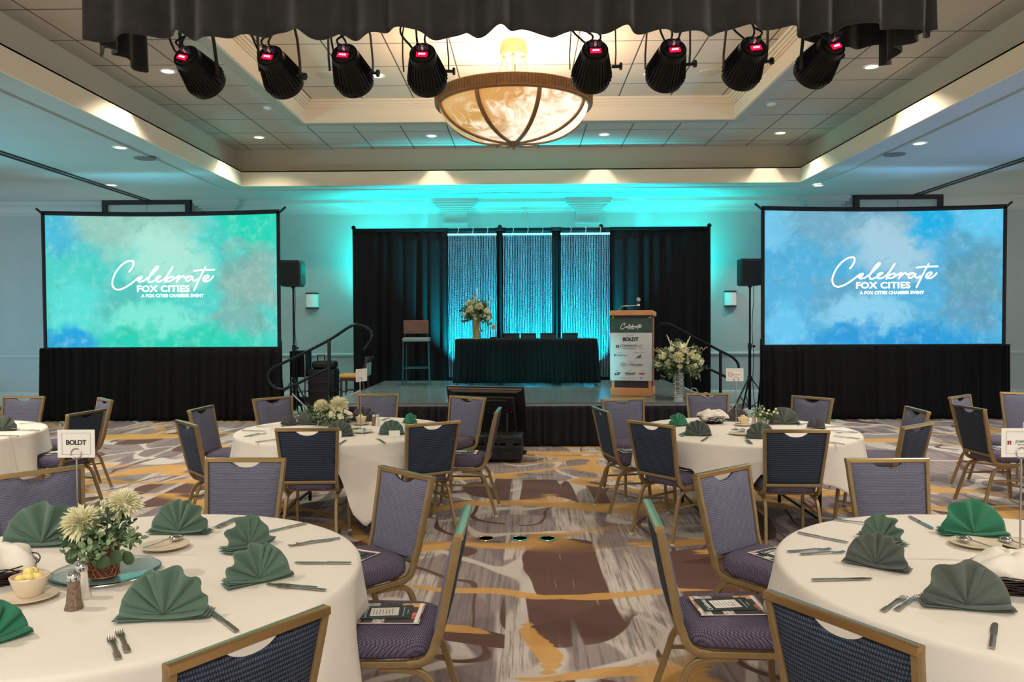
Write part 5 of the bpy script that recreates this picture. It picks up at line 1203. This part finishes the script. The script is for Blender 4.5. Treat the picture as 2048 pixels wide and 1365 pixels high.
m_nap = [mat('napkin_sage', (86, 112, 96), .95, bump=.4, bscale=700, sheen=.2), mat('napkin_green', (44, 118, 88), .95, bump=.4, bscale=700, sheen=.2), mat('napkin_grey_green', (84, 92, 84), .95, bump=.4, bscale=700, sheen=.2), mat('napkin_plum_grey', (84, 80, 84), .95, bump=.4, bscale=700, sheen=.2)]  # plum grey has the different light of the middle tables in its colour
def napkin(px, py, w_px, rot, col, lab, seed, grp, n=9, spread=1.0, lean=.1, k=1.0):
    p = at(px, py, z=TZ); R_ = w_px/2*p.y/FPX*k; mb = napkin_mesh(R_, n, seed, spread, lean)
    o = mb.build('folded_napkin', m_nap[col], None, thick=.0022, loc=(p.x, p.y, TZ+.0015), rot=(0, 0, math.radians(rot)), sharp=50); tag(o, lab, 'napkin', grp); return o
q1, q2, q3, q4 = ('fan folded napkins on the %s table' % s for s in ('front left', 'front right', 'middle left', 'middle right'))
napkin(84, 1092, 158, 8, 0, 'wide green fan napkin left of the white flowers, under the BOLDT sign', 1, q1, 6)
napkin(358, 1068, 122, -3, 0, 'green fan napkin right of the white flowers, behind the saucer', 2, q1, 6)
napkin(498, 1096, 118, 62, 0, 'green napkin seen side-on, farther of the pair at the front left table', 3, q1, 5)
napkin(518, 1165, 138, 40, 0, 'green fan napkin turned right, nearer of the pair at the front left table', 4, q1, 6)
napkin(328, 1238, 182, 8, 0, 'largest green fan napkin, in front of the glass tray on the front left table', 5, q1, 6)
napkin(-18, 1290, 150, 55, 1, 'bright green napkin cut by the left edge of the photo', 6, q1, 4)
napkin(1762, 1084, 96, -60, 0, 'green napkin standing side-on, farther of the pair at the left of the front right table', 7, q2, 6)
napkin(1752, 1136, 122, -38, 2, 'grey-green napkin, nearer of the pair at the left of the front right table', 8, q2, 6)
napkin(1947, 1072, 128, -6, 1, 'bright emerald napkin behind the saucers on the front right table', 9, q2, 4)
napkin(1934, 1218, 168, -12, 2, 'dark grey-green napkin in front of the bread basket on the front right table', 10, q2, 4)
napkin(578, 852, 36, 40, 3, 'plum-grey napkin at the left end of the middle left table', 11, q3, 3)
napkin(622, 850, 58, 5, 2, 'dark napkin behind the flowers on the middle left table, left of them', 12, q3, 4)
napkin(727, 843, 52, 5, 3, 'plum-grey fan napkin behind the butter bowl of the middle left table', 13, q3, 6)
napkin(820, 849, 38, -35, 1, 'green napkin at the back right of the middle left table', 14, q3, 4)
napkin(679, 873, 56, 5, 2, 'dark green fan napkin before the flowers of the middle left table', 15, q3, 6)
napkin(783, 870, 52, 6, 0, 'sage fan napkin beside the name card on the middle left table', 16, q3, 6)
napkin(1357, 853, 46, 25, 1, 'pale green napkin at the left of the bread basket on the middle right table', 17, q4, 4)
napkin(1396, 872, 54, -6, 2, 'dark fan napkin in front of the bread basket on the middle right table', 18, q4, 6)
napkin(1474, 843, 46, -8, 3, 'grey napkin behind the butter bowl of the middle right table', 19, q4, 4)
napkin(1568, 849, 62, 0, 2, 'olive-grey fan napkin behind the facing chair of the middle right table', 20, q4, 4)
napkin(1521, 878, 58, -6, 2, 'dark green fan napkin beside the square-on chair, middle right table', 21, q4, 6)
napkin(1632, 858, 36, -30, 3, 'grey folded napkin at the right end of the middle right table', 22, q4, 3)
napkin(6, 862, 54, 10, 2, 'dark napkin on the far left table at the photo edge', 23, None, 4)

# ---------------------------------------------------------------- cutlery
def fork_mesh():
    mb = MB(); L = .19
    mb.bar([(0, -L/2, .004), (0, -L/2+.02, .004), (0, -.02, .006), (0, .03, .008), (0, .045, .006)], .014, .0025, up=(1, 0, 0))
    mb.bar([(0, -L/2, .004), (0, -L/2+.05, .005)], .019, .003, up=(1, 0, 0))
    mb.bar([(0, .04, .006), (0, .055, .005)], .024, .0022, up=(1, 0, 0))
    for q in range(4): x = -.0098+.0065*q; mb.bar([(x, .052, .005), (x, .075, .003), (x*.95, L/2, .007)], .0036, .002, up=(1, 0, 0))
    return mb
def knife_mesh():
    mb = MB(); L = .225; mb.bar([(0, -L/2, .005), (0, -L/2+.05, .005), (0, -.015, .005)], .016, .006, up=(1, 0, 0))
    pl = [(-.008, -.015), (-.011, .03), (-.011, .08), (-.006, .106), (.002, .112), (.008, .10), (.009, .03), (.008, -.015)]
    n = len(pl); mb.add([(x, y, .004) for x, y in pl]+[(x, y, .006) for x, y in pl], [tuple(range(n))[::-1], tuple(range(n, 2*n))]+[(i, (i+1) % n, (i+1) % n+n, i+n) for i in range(n)])
    return mb
def spoon_mesh():
    mb = MB(); mb.bar([(0, -.10, .006), (0, -.03, .012), (0, .02, .018)], .010, .003, up=(1, 0, 0)); mb.ball((0, .045, .016), .03, 16, 10, (.8, 1.05, .45)); return mb
fork0 = fork_mesh().build('dinner_fork', m_steel); knife0 = knife_mesh().build('table_knife', m_steel); spoon0 = spoon_mesh().build('serving_spoon', m_chrome)
for o, c_ in ((fork0, 'fork'), (knife0, 'knife'), (spoon0, 'spoon')): o['category'] = c_
def lay(proto, tip, tail, lab, grp=None, dz=0):
    a = at(*tip, z=TZ+.003); b = at(*tail, z=TZ+.003); d = a-b; c_ = (a+b)/2
    return clone(proto, (c_.x, c_.y, TZ+.001+dz), math.atan2(-d.x, d.y), lab, grp)
G = 'cutlery on the %s table'
for t_, h_, l in (((530, 1066), (607, 1049), 'silver knife beside the farther side-on napkin, front left table'), ((587, 1127), (703, 1128), 'silver knife lying level near the right edge of the front left table'), ((418, 1222), (476, 1267), 'silver knife right of the largest green napkin, pointing to the camera')): lay(knife0, t_, h_, l, G % 'front left')
for t_, h_, l in (((427, 1058), (474, 1036), 'fork at the back of the front left table, left of two overlapping'), ((436, 1057), (480, 1037), 'fork at the back of the front left table, right of two overlapping'),
                  ((574, 1094), (668, 1080), 'lower of two forks near the right edge of the front left table'), ((590, 1090), (682, 1077), 'upper of two forks near the right edge of the front left table'),
                  ((530, 1170), (638, 1177), 'fork right of the nearer side-on napkin, left of two overlapping'), ((548, 1174), (656, 1182), 'fork right of the nearer side-on napkin, right of two overlapping'),
                  ((217, 1266), (240, 1330), 'fork in front of the large fan napkin, left of the two standing parallel'), ((234, 1256), (258, 1313), 'fork in front of the large fan napkin, right of the two standing parallel')): lay(fork0, t_, h_, l, G % 'front left')
for t_, h_, l in (((1703, 1088), (1592, 1066), 'silver knife at the far left edge of the front right table'), ((1868, 1060), (1818, 1034), 'knife with a bluish reflection at the back of the front right table'), ((1746, 1159), (1624, 1162), 'silver knife lying level before the pair of napkins on the front right table'), ((1991, 1246), (1984, 1300), 'silver knife pointing away at the bottom right of the front right table')): lay(knife0, t_, h_, l, G % 'front right')
for t_, h_, l in (((1668, 1099), (1568, 1105), 'fork at the left of the front right table, upper of two overlapping'), ((1696, 1105), (1594, 1110), 'fork at the left of the front right table, lower of two overlapping'),
                  ((1740, 1050), (1684, 1042), 'fork half hidden behind the standing side-on napkin of the front right table'), ((1818, 1190), (1756, 1230), 'fork left of the dark grey-green napkin, left of two overlapping'), ((1844, 1189), (1785, 1227), 'fork left of the dark grey-green napkin, right of two overlapping')): lay(fork0, t_, h_, l, G % 'front right')
for t_, h_, l in (((532, 863), (484, 862), 'knife at the left of the middle left table, farther one'), ((557, 879), (515, 885), 'knife at the left of the middle left table, nearer one'), ((675, 891), (693, 881), 'knife right of the left chair back on the middle left table'),): lay(knife0, t_, h_, l, G % 'middle left')
for t_, h_, l in (((526, 866), (480, 876), 'upper fork between two knives at the left of the middle left table'), ((538, 866), (492, 874), 'lower fork between two knives at the left of the middle left table'), ((552, 853), (518, 854), 'fork near the back left edge of the middle left table'),
                  ((753, 878), (768, 886), 'fork in front of the sage fan napkin, left of two'), ((758, 880), (771, 888), 'fork in front of the sage fan napkin, right of two'), ((780, 836), (762, 842), 'fork behind the shakers of the middle left table')): lay(fork0, t_, h_, l, G % 'middle left')
for t_, h_, l in (((1400, 885), (1418, 875), 'knife in front of the dark fan napkin on the middle right table'), ((1640, 855), (1680, 854), 'knife at the back right of the middle right table'), ((1664, 872), (1722, 879), 'knife at the right edge of the middle right table'), ((1650, 884), (1676, 888), 'knife beside the square-on chair of the middle right table')): lay(knife0, t_, h_, l, G % 'middle right')
for t_, h_, l in (((1374, 864), (1356, 872), 'fork left of the dark fan napkin, middle right table'), ((1372, 867), (1362, 875), 'second fork left of the dark fan napkin, middle right table'), ((1490, 878), (1500, 890), 'fork before the dark green fan napkin, left of two, middle right table'), ((1494, 880), (1505, 890), 'fork before the dark green fan napkin, right of two, middle right table'),
                  ((1664, 862), (1708, 865), 'fork at the right side of the middle right table, upper'), ((1672, 866), (1714, 866), 'fork at the right side of the middle right table, lower'), ((1612, 848), (1600, 850), 'fork behind the square-on chair, middle right table')): lay(fork0, t_, h_, l, G % 'middle right')
lay(knife0, (38, 861), (75, 862), 'knife at the right side of the far left table', 'cutlery on the far left table'); lay(knife0, (2, 872), (27, 873), 'knife at the front of the far left table', 'cutlery on the far left table')
lay(fork0, (44, 848), (80, 846), 'fork at the back of the far left table', 'cutlery on the far left table')

# ---------------------------------------------------------------- plates, bowls, baskets, shakers, signs
def plate():
    return MB().lathe([(0, .004), (.055, .004), (.062, .008), (.085, .014), (.088, .017), (.084, .018), (.06, .012), (.0, .008)], 40).build('bread_plate', m_china)
plate0 = plate(); plate0['category'] = 'plate'
def put(proto, px, py, lab, grp=None, k=1, rz=0):
    p = at(px, py, z=TZ); o = clone(proto, (p.x, p.y, TZ), rz, lab, grp); o.scale = (k, k, k); return o
PG = 'cream plates'
put(plate0, 330, 1098, 'cream plate with a silver spoon beside the flower centrepiece, front left table', PG, 1.1); put(plate0, 60, 1200, 'cream saucer under the butter bowl of the front left table', PG, 1.0)
put(plate0, 1950, 1093, 'cream plate with a silver spoon below the emerald napkin', PG, 1.1); put(plate0, 2048, 1096, 'cream plate with a silver spoon at the right edge, behind the sign pole', PG, 1.1)
put(plate0, 724, 866, 'cream plate with a spoon at the foot of the middle left sign', PG, 1.05); put(plate0, 704, 858, 'cream plate behind the dark green napkin, middle left table', PG, .85); put(plate0, 722, 850, 'cream saucer under the middle left butter bowl', PG, .9)
put(plate0, 1480, 870, 'cream plate with a spoon at the foot of the middle right sign', PG, 1.05); put(plate0, 1487, 852, 'cream saucer under the middle right butter bowl', PG, .9)
SG = 'silver serving spoons'
def spoon(tip, tail, lab): o = lay(spoon0, tip, tail, lab, SG, .012); return o
spoon((352, 1088), (312, 1098), 'silver spoon upside down on the plate beside the flowers, front left table'); spoon((1926, 1090), (1975, 1102), 'silver spoon upside down on the plate below the emerald napkin'); spoon((2010, 1092), (2058, 1104), 'silver spoon upside down on the plate at the right edge')
spoon((730, 862), (722, 873), 'silver spoon on the plate at the foot of the middle left sign'); spoon((1490, 866), (1470, 870), 'silver spoon on the plate at the foot of the middle right sign')
def butter():
    e = empty('butter_bowl', cat='bowl'); mb = MB(); mb.lathe([(0, .002), (.036, 0), (.042, .01), (.056, .045), (.062, .066), (.058, .067), (.052, .045), (.036, .012), (0, .01)], 36); mb.build('bowl', m_china, e)
    r = random.Random(3)
    for k in range(9):
        a = r.uniform(0, 6.28); q = r.uniform(0, .034); mb = MB(); mb.ball((q*math.cos(a), q*math.sin(a), .058+.012*(1-q/.04)+(.012 if k < 3 else 0)), .017, 8, 6, (1, 1, .8)); mb.build('butter_ball', m_butter, e)
    return e
b0 = butter()
for px, py, l, k in ((60, 1196, 'cream bowl heaped with butter balls on the front left table', 1), (722, 848, 'cream bowl of butter on the middle left table', .85), (1487, 850, 'cream bowl heaped with butter balls on the middle right table', .85)):
    o = put(b0, px, py, l, 'butter bowls', k); o.location.z = TZ+.010
def shaker(body, nm):
    e = empty(nm, cat='shaker'); mb = MB(); mb.lathe([(.0, 0), (.026, 0), (.026, .006), (.021, .02), (.017, .07), (.0165, .085), (0, .085)], 8); mb.build('glass_body', body, e, sharp=20)
    mb = MB(); mb.lathe([(.018, .082), (.019, .092), (.016, .102), (.008, .108), (0, .109)], 16); mb.build('metal_cap', m_chrome, e); return e
sp = shaker(mat('ground_pepper', (120, 98, 80), .5, vary=.5, vscale=160), 'pepper_shaker'); ss = shaker(mat('salt_white', (222, 214, 200), .4, vary=.1, vscale=80), 'salt_shaker')
put(sp, 148, 1218, 'pepper shaker with chrome cap in front of the glass tray, front left table', 'pepper shakers', 1.15); put(ss, 164, 1196, 'salt shaker with chrome cap beside the glass tray, front left table', 'salt shakers', 1.15)
put(sp, 748, 852, 'pepper shaker on the middle left table', 'pepper shakers', 1); put(ss, 755, 852, 'salt shaker on the middle left table', 'salt shakers', 1)
put(ss, 1508, 848, 'salt shaker by the small flowers on the middle right table', 'salt shakers', 1)
# bread baskets
def basket(px, py, k, lab, clab, seed, rz=0):
    p = at(px, py, z=TZ); e = empty('bread_basket', (p.x, p.y, TZ), rz, label=lab, cat='basket', group='wire bread baskets'); r = random.Random(seed)
    mb = MB()
    for j in range(9):
        z = .004+.0085*j; R0 = (.085+.055*(j/8)**.8)*k; ph = r.uniform(0, 6); mb.tube([(R0*(1.12+.02*math.sin(3*a+ph))*math.cos(a), R0*.95*math.sin(a), z+.004*math.sin(5*a+ph)) for a in [2*PI*q/40 for q in range(40)]], .0024, 5, cyc=True)
    mb.tube([(.085*k*math.cos(a), .08*k*math.sin(a), .004) for a in [2*PI*q/30 for q in range(30)]], .003, 5, cyc=True)
    mb.build('wire_weave', mat('dark_wire', (70, 60, 56), .3, .8), e)
    mb = MB(); mb.lathe([(.0, .004), (.085*k, .004)], 30); mb.build('base_disc', MATS['dark_wire'], e)
    mb = MB(); ph = [r.uniform(0, 6) for _ in range(4)]
    def fn(u, v):
        a = 2*PI*u; q = v; rr = (.0 if q == 0 else q)*k*(.118+.040*abs(math.cos(2*a+ph[0]))**4*q+.006*math.sin(8*a+ph[1]))
        z = .072*k+.042*k*(1-q**2.5)+.012*math.sin(5*a+ph[2])*q+.012*math.sin(3*a+7*q+ph[3])*q*(1-q)*3+.045*q*(1-q)
        if q > .93: z = .066*k-.012*abs(math.cos(2*a+ph[0]))**4
        return (rr*1.12*math.cos(a), rr*.95*math.sin(a), z)
    mb.grid(72, 14, fn, cyc=True); c_ = mb.build('bread_cloth', m_cloth, None, thick=.002, loc=(p.x, p.y, TZ+.006), rot=(0, 0, rz)); tag(c_, clab, 'cloth', 'white cloths in the bread baskets')
    mb = MB(); c3 = [(0, .17), (.12, .02), (.02, -.02), (-.06, .06)]; return e
basket(2020, 1178, 1.0, 'woven wire bread basket at the right edge of the front right table', 'white cloth heaped in the bread basket at the right edge', 1, .3)
basket(-14, 1165, 1.0, 'woven wire bread basket cut by the left edge, front left table', 'white cloth in the bread basket cut by the left edge', 2)
basket(1425, 847, .92, 'pale woven bread basket on the middle right table', 'white cloth folded over the bread basket of the middle right table', 3)
basket(684, 845, .80, 'striped wire bread basket behind the flowers on the middle left table', 'white cloth in the bread basket behind the flowers, middle left table', 4)
# table signs
def sign(base, card, yaw_, lab, draw, grp=None, foot=True):
    """base pixel of the pole on the table, card = (centre px, py, width m, height m)"""
    b = at(*base, z=TZ); e = empty('table_sign', (b.x, b.y, TZ), math.radians(yaw_), label=lab, cat='sign', group=None); c_ = at(card[0], card[1], y=b.y); zc = c_.z-TZ; W_, H_ = card[2], card[3]; lx = c_.x-b.x
    mb = MB(); zb = zc-H_/2-.005; mb.tube([(0, 0, .004), (0, 0, zb-.0)], .004, 8); mb.build('pole', m_steel, e)
    mb = MB(); mb.tube([(.021*math.sin(a), -.004, zb+.021-.021*math.cos(a)) for a in [2*PI*q/20 for q in range(20)]], .0022, 6, cyc=True); mb.tube([(.021*math.sin(a), .004, zb+.021-.021*math.cos(a)) for a in [2*PI*q/20 for q in range(20)]], .0022, 6, cyc=True); mb.build('ring_clip', m_steel, e)
    mb = MB(); mb.lathe([(0, .005), (.035, .005), (.04, .001)], 24); mb.build('base', m_steel, e)
    mb = MB(); mb.box((lx, 0, zc), (W_, .0012, H_)); cd = mb.build('card', m_paper, e, smooth=False)
    mb = MB(); t_ = .0009
    for z in (-1, 1): mb.box((lx, -.0009, zc+z*H_*.38), (W_*.76, .0006, t_)); mb.box((lx+z*W_*.38, -.0009, zc), (t_, .0006, H_*.76))
    mb.build('printed_border', m_grey, cd, smooth=False); draw(cd, lx, zc, W_, H_); return e
def d_boldt(cd, x, z, W_, H_): text('boldt_lettering', 'BOLDT', .027, m_ink, cd, (x, -.0016, z+.004), bold=.0008, space=.92, ext=.0003)
def d_john(cd, x, z, W_, H_):
    text('johnson_lettering', 'JOHNSON', .0145, m_grey, cd, (x+.012, -.0016, z+.004), ext=.0003, bold=.0002); text('group_lettering', 'FINANCIAL GROUP', .006, m_grey, cd, (x+.012, -.0016, z-.008), ext=.0003)
    mb = MB(); mb.box((x-.045, -.0012, z), (.015, .0006, .015)); lg = mb.build('red_logo', m_red, cd, smooth=False); text('logo_letter', 'J', .012, MATS['white_ink'], lg, (x-.045, -.0018, z), ext=.0002)
def d_ring(cd, x, z, W_, H_):
    mb = MB(); mb.tube([(x-.035+.017*math.cos(a), -.0014, z+.002+.017*math.sin(a)) for a in [2*PI*q/20 for q in range(20)]], .0022, 5, cyc=True); mb.tube([(x-.04, -.0014, z), (x-.03, -.0014, z-.004)], .002, 5); mb.build('ring_logo', m_red, cd)
    mb = MB()
    for q in range(11): mb.box((x-.012+q*.006, -.001, z), (.0035, .0006, .006 if q % 3 else .008))
    mb.build('small_print', m_grey, cd, smooth=False)
def d_plain(cd, x, z, W_, H_): mb = MB(); mb.box((x, -.001, z-.03), (.02, .0006, .004)); mb.build('small_print', m_grey, cd, smooth=False)
sign((157, 1118), (152.5, 888, .150, .112), 0, 'white BOLDT card on a wire stand on the front left table', d_boldt)
sign((2040, 1126), (2042, 886, .150, .112), 0, 'white JOHNSON card with a red square on a wire stand at the right edge', d_john)
sign((1472, 860), (1469.5, 750, .150, .112), 0, 'white card with a ring logo on a wire stand on the middle right table', d_ring)
sign((721, 860), (724.5, 751, .150, .112), 62, 'white card seen at an angle on a wire stand on the middle left table', d_plain)
# name cards
def tent(px, py, rz, lab):
    p = at(px, py, z=TZ); e = MB(); e.add([(-.045, -.022, 0), (.045, -.022, 0), (.045, 0, .05), (-.045, 0, .05), (-.045, .022, 0), (.045, .022, 0)], [(0, 1, 2, 3), (3, 2, 5, 4)])
    tag(e.build('name_card', m_paper, None, smooth=False, thick=.0008, loc=(p.x, p.y, TZ+.001), rot=(0, 0, rz)), lab, 'card', 'folded name cards')
tent(789, 874, .15, 'folded white name card before the sage fan napkin'); tent(672, 875, .1, 'folded white name card right of the left chair back, middle left table'); tent(551, 861, .3, 'folded white name card near the left end of the middle left table')
# front left centrepiece: glass tray, copper vase with chrysanthemums
p = at(212, 1150, z=TZ); e = empty('glass_tray', (p.x, p.y, TZ), label='round clear glass tray under the copper flower vase', cat='tray')
mb = MB(); mb.lathe([(0, .002), (.13, .002), (.16, .008), (.188, .012), (.190, .015), (.186, .016), (.158, .012), (.13, .007), (0, .006)], 64); mb.build('glass_dish', m_glass, e); mb = MB(); mb.tube([(.19*math.cos(a), .19*math.sin(a), .0145) for a in [2*PI*q/64 for q in range(64)]], .0024, 6, cyc=True); mb.build('metal_rim', m_steel, e)
m_copper = mat('copper_weave', (164, 112, 82), .35, .7)
def centre(px, py, r, h, z0, lab, seed, R_, bl, nm='flower_centrepiece', vm=None, n=14, nsp=44):
    p = at(px, py, z=TZ); e = empty(nm, (p.x, p.y, TZ+z0), label=lab, cat='flower arrangement', group='small flower centrepieces')
    mb = MB(); N = 16
    for k in range(N):
        for s_ in (-1, 1): mb.tube([(r*math.cos(2*PI*k/N+s_*q*.14), r*math.sin(2*PI*k/N+s_*q*.14), h*q/10) for q in range(11)], r*.045, 4)
    for j in range(5): z = h*j/4; mb.tube([(r*math.cos(a), r*math.sin(a), z) for a in [2*PI*q/28 for q in range(28)]], r*.06, 5, cyc=True)
    mb.build('woven_vase', vm or m_copper, e); mb = MB(); mb.lathe([(r*.93, .001), (r*.93, h*.98), (r*.88, h*.98), (r*.88, .001)], 24); mb.build('liner', mat('dark_copper', (110, 74, 56), .5, .3) if not vm else m_china, e)
    bouquet(e, (0, 0, h*.95), R_, R_*.75, random.Random(seed), nsp, bl); return e
e = centre(208, 1158, .052, .122, .016, 'copper lattice vase of white chrysanthemums on the front left table', 4, .135, [('m', (-.055, -.035, .075), .078), ('m', (.055, .05, .125), .068), ('r', (.02, -.06, .05), .02), ('r', (.06, -.05, .03), .016), ('r', (.0, -.01, .12), .018), ('r', (-.01, .03, .14), .016)], nsp=50)
rnd = random.Random(8)
for c_ in ((-.085, -.06, .085), (.075, -.06, .08), (.115, -.05, .075), (.04, -.085, .07)): mb = MB(); v = Vector((rnd.uniform(-.3, .3), -1, rnd.uniform(-.2, .3))).normalized(); M_ = Matrix.Translation(c_) @ v.to_track_quat('Z', 'Y').to_matrix().to_4x4(); mb.lathe([(0, .002), (.02, .001), (.027, -.002), (.0, .0)], 14, M=M_); mb.build('round_leaf', m_leafd, e)
centre(655, 850, .06, .085, .0, 'low arrangement of white and pale green flowers on the middle left table', 14, .165, [('m', (.12, -.06, .09), .10), ('m', (-.03, -.09, .09), .075), ('r', (.06, -.12, .02), .04), ('r', (.02, -.1, .0), .03), ('r', (.14, -.1, .0), .035)], vm=m_steel, nsp=70)
centre(1524, 850, .04, .07, .0, 'small vase of baby white flowers on the middle right table', 15, .10, [('r', (-.03+.02*k, -.05+.01*(k % 3), .03+.012*((k*2) % 5)), .013) for k in range(9)], vm=m_glass, nsp=30)

# ---------------------------------------------------------------- booklets on the seats
def mag_mat():
    m = mat('magazine_print', (60, 50, 52), .4); t = NT(m); x, y, z = t.sep(t.obj())
    u = t.math('FLOOR', t.math('MULTIPLY', x, 22.0)); v = t.math('FLOOR', t.math('MULTIPLY', y, 16.0))
    cb = t.nt.nodes.new('ShaderNodeCombineXYZ'); t.set(cb.inputs[0], u); t.set(cb.inputs[1], v)
    wn = t.nt.nodes.new('ShaderNodeTexWhiteNoise'); wn.noise_dimensions = '2D'; t.set(wn.inputs['Vector'], cb.outputs[0]); k = wn.outputs['Value']
    c = t.mix(t.smooth(k, .30, .31), lin((70, 52, 58)), lin((226, 214, 200))); c = t.mix(t.smooth(k, .55, .56), c, lin((232, 172, 96))); c = t.mix(t.smooth(k, .72, .73), c, lin((96, 72, 92))); c = t.mix(t.smooth(k, .88, .89), c, lin((226, 112, 84)))
    n = t.noise(t.obj(), 70, 3); c = t.mix(t.math('MULTIPLY', t.smooth(n, .5, .58), .6), c, lin((52, 38, 40)))
    t.nt.links.new(c, t.b.inputs['Base Color']); return m
m_mag = mag_mat(); m_prog = mat('dark_green_programme', (28, 50, 46), .4, vary=.15, vscale=30)
def booklet_proto():
    e = empty('magazine', cat='magazine'); mb = MB(); mb.bb(-.14, .14, -.105, .105, 0, .004); mb.build('cover', m_mag, e, smooth=False); mb = MB(); mb.bb(.118, .134, -.105, .105, .0041, .0046); mb.bb(-.14, .14, -.107, -.1055, .0005, .0035); mb.build('white_margin', m_paper, e, smooth=False)
    f = empty('event_programme', cat='programme'); mb = MB(); mb.bb(-.11, .11, -.07, .07, 0, .002); cv = mb.build('cover', m_prog, f, smooth=False)
    text('celebrate_lettering', 'Celebrate', .03, MATS['white_ink'], cv, (-.078, .0, .0022), (0, 0, PI/2), ext=.0002); mb = MB(); mb.bb(.075, .077, -.045, .05, .002, .0023); mb.bb(.092, .094, -.02, .02, .002, .0023); mb.build('printed_line', MATS['white_ink'], cv, smooth=False)
    g = empty('reply_card', cat='card'); mb = MB(); mb.bb(-.056, .056, -.042, .042, 0, .001); cd = mb.build('card', m_paper, g, smooth=False); mb = MB()
    for q in range(7): mb.bb(-.045+.0125*q, -.0425+.0125*q, -.03, .02 if q % 2 else .03, .001, .0012)
    mb.build('printed_lines', m_grey, cd, smooth=False)
    return e, f, g
mag0, prog0, card0 = booklet_proto()
def seatpapers(key, fwd, side, rot, where, full=True):
    o, r, n = CH[key]; s_ = Vector((n.y, -n.x, 0)); p = o+n*fwd+s_*side; z = .532
    a = r+math.radians(rot)
    clone(mag0, (p.x, p.y, z), a, 'colour magazine on the seat of the %s' % where, 'magazines on the chair seats')
    if full:
        q = p+Vector((math.cos(a), math.sin(a), 0))*-.012; clone(prog0, (q.x, q.y, z+.0050), a+.06, 'dark green programme on the seat of the %s' % where, 'dark green programmes on the chair seats')
        clone(card0, (q.x, q.y, z+.0076), a+.10, 'white card on the seat of the %s' % where, 'small white cards on the programmes')
seatpapers('D', .0, .0, -90, 'edge-on chair left of the aisle'); seatpapers('C', .06, -.0, -70, 'turned chair at the front left table')
seatpapers('H', .0, .0, 95, 'edge-on chair right of the aisle'); seatpapers('G', .06, .0, 80, 'tilted-back chair beside the front right table')
seatpapers('L', .02, .0, -90, 'edge-on chair before the hard case'); seatpapers('R', .0, .0, 90, 'aisle-side chair of the middle right table'); seatpapers('T', .08, .06, 80, 'left rear-view chair of the middle right table')
seatpapers('Y', .02, 0, -80, 'pale-railed chair right of the middle right table'); seatpapers('b', .05, .0, -60, 'right chair of the far left table'); seatpapers('Z1', .05, .0, 80, 'long-legged chair of the far right table')
seatpapers('J', .08, .05, 20, 'left rear-view chair of the middle left table', False)
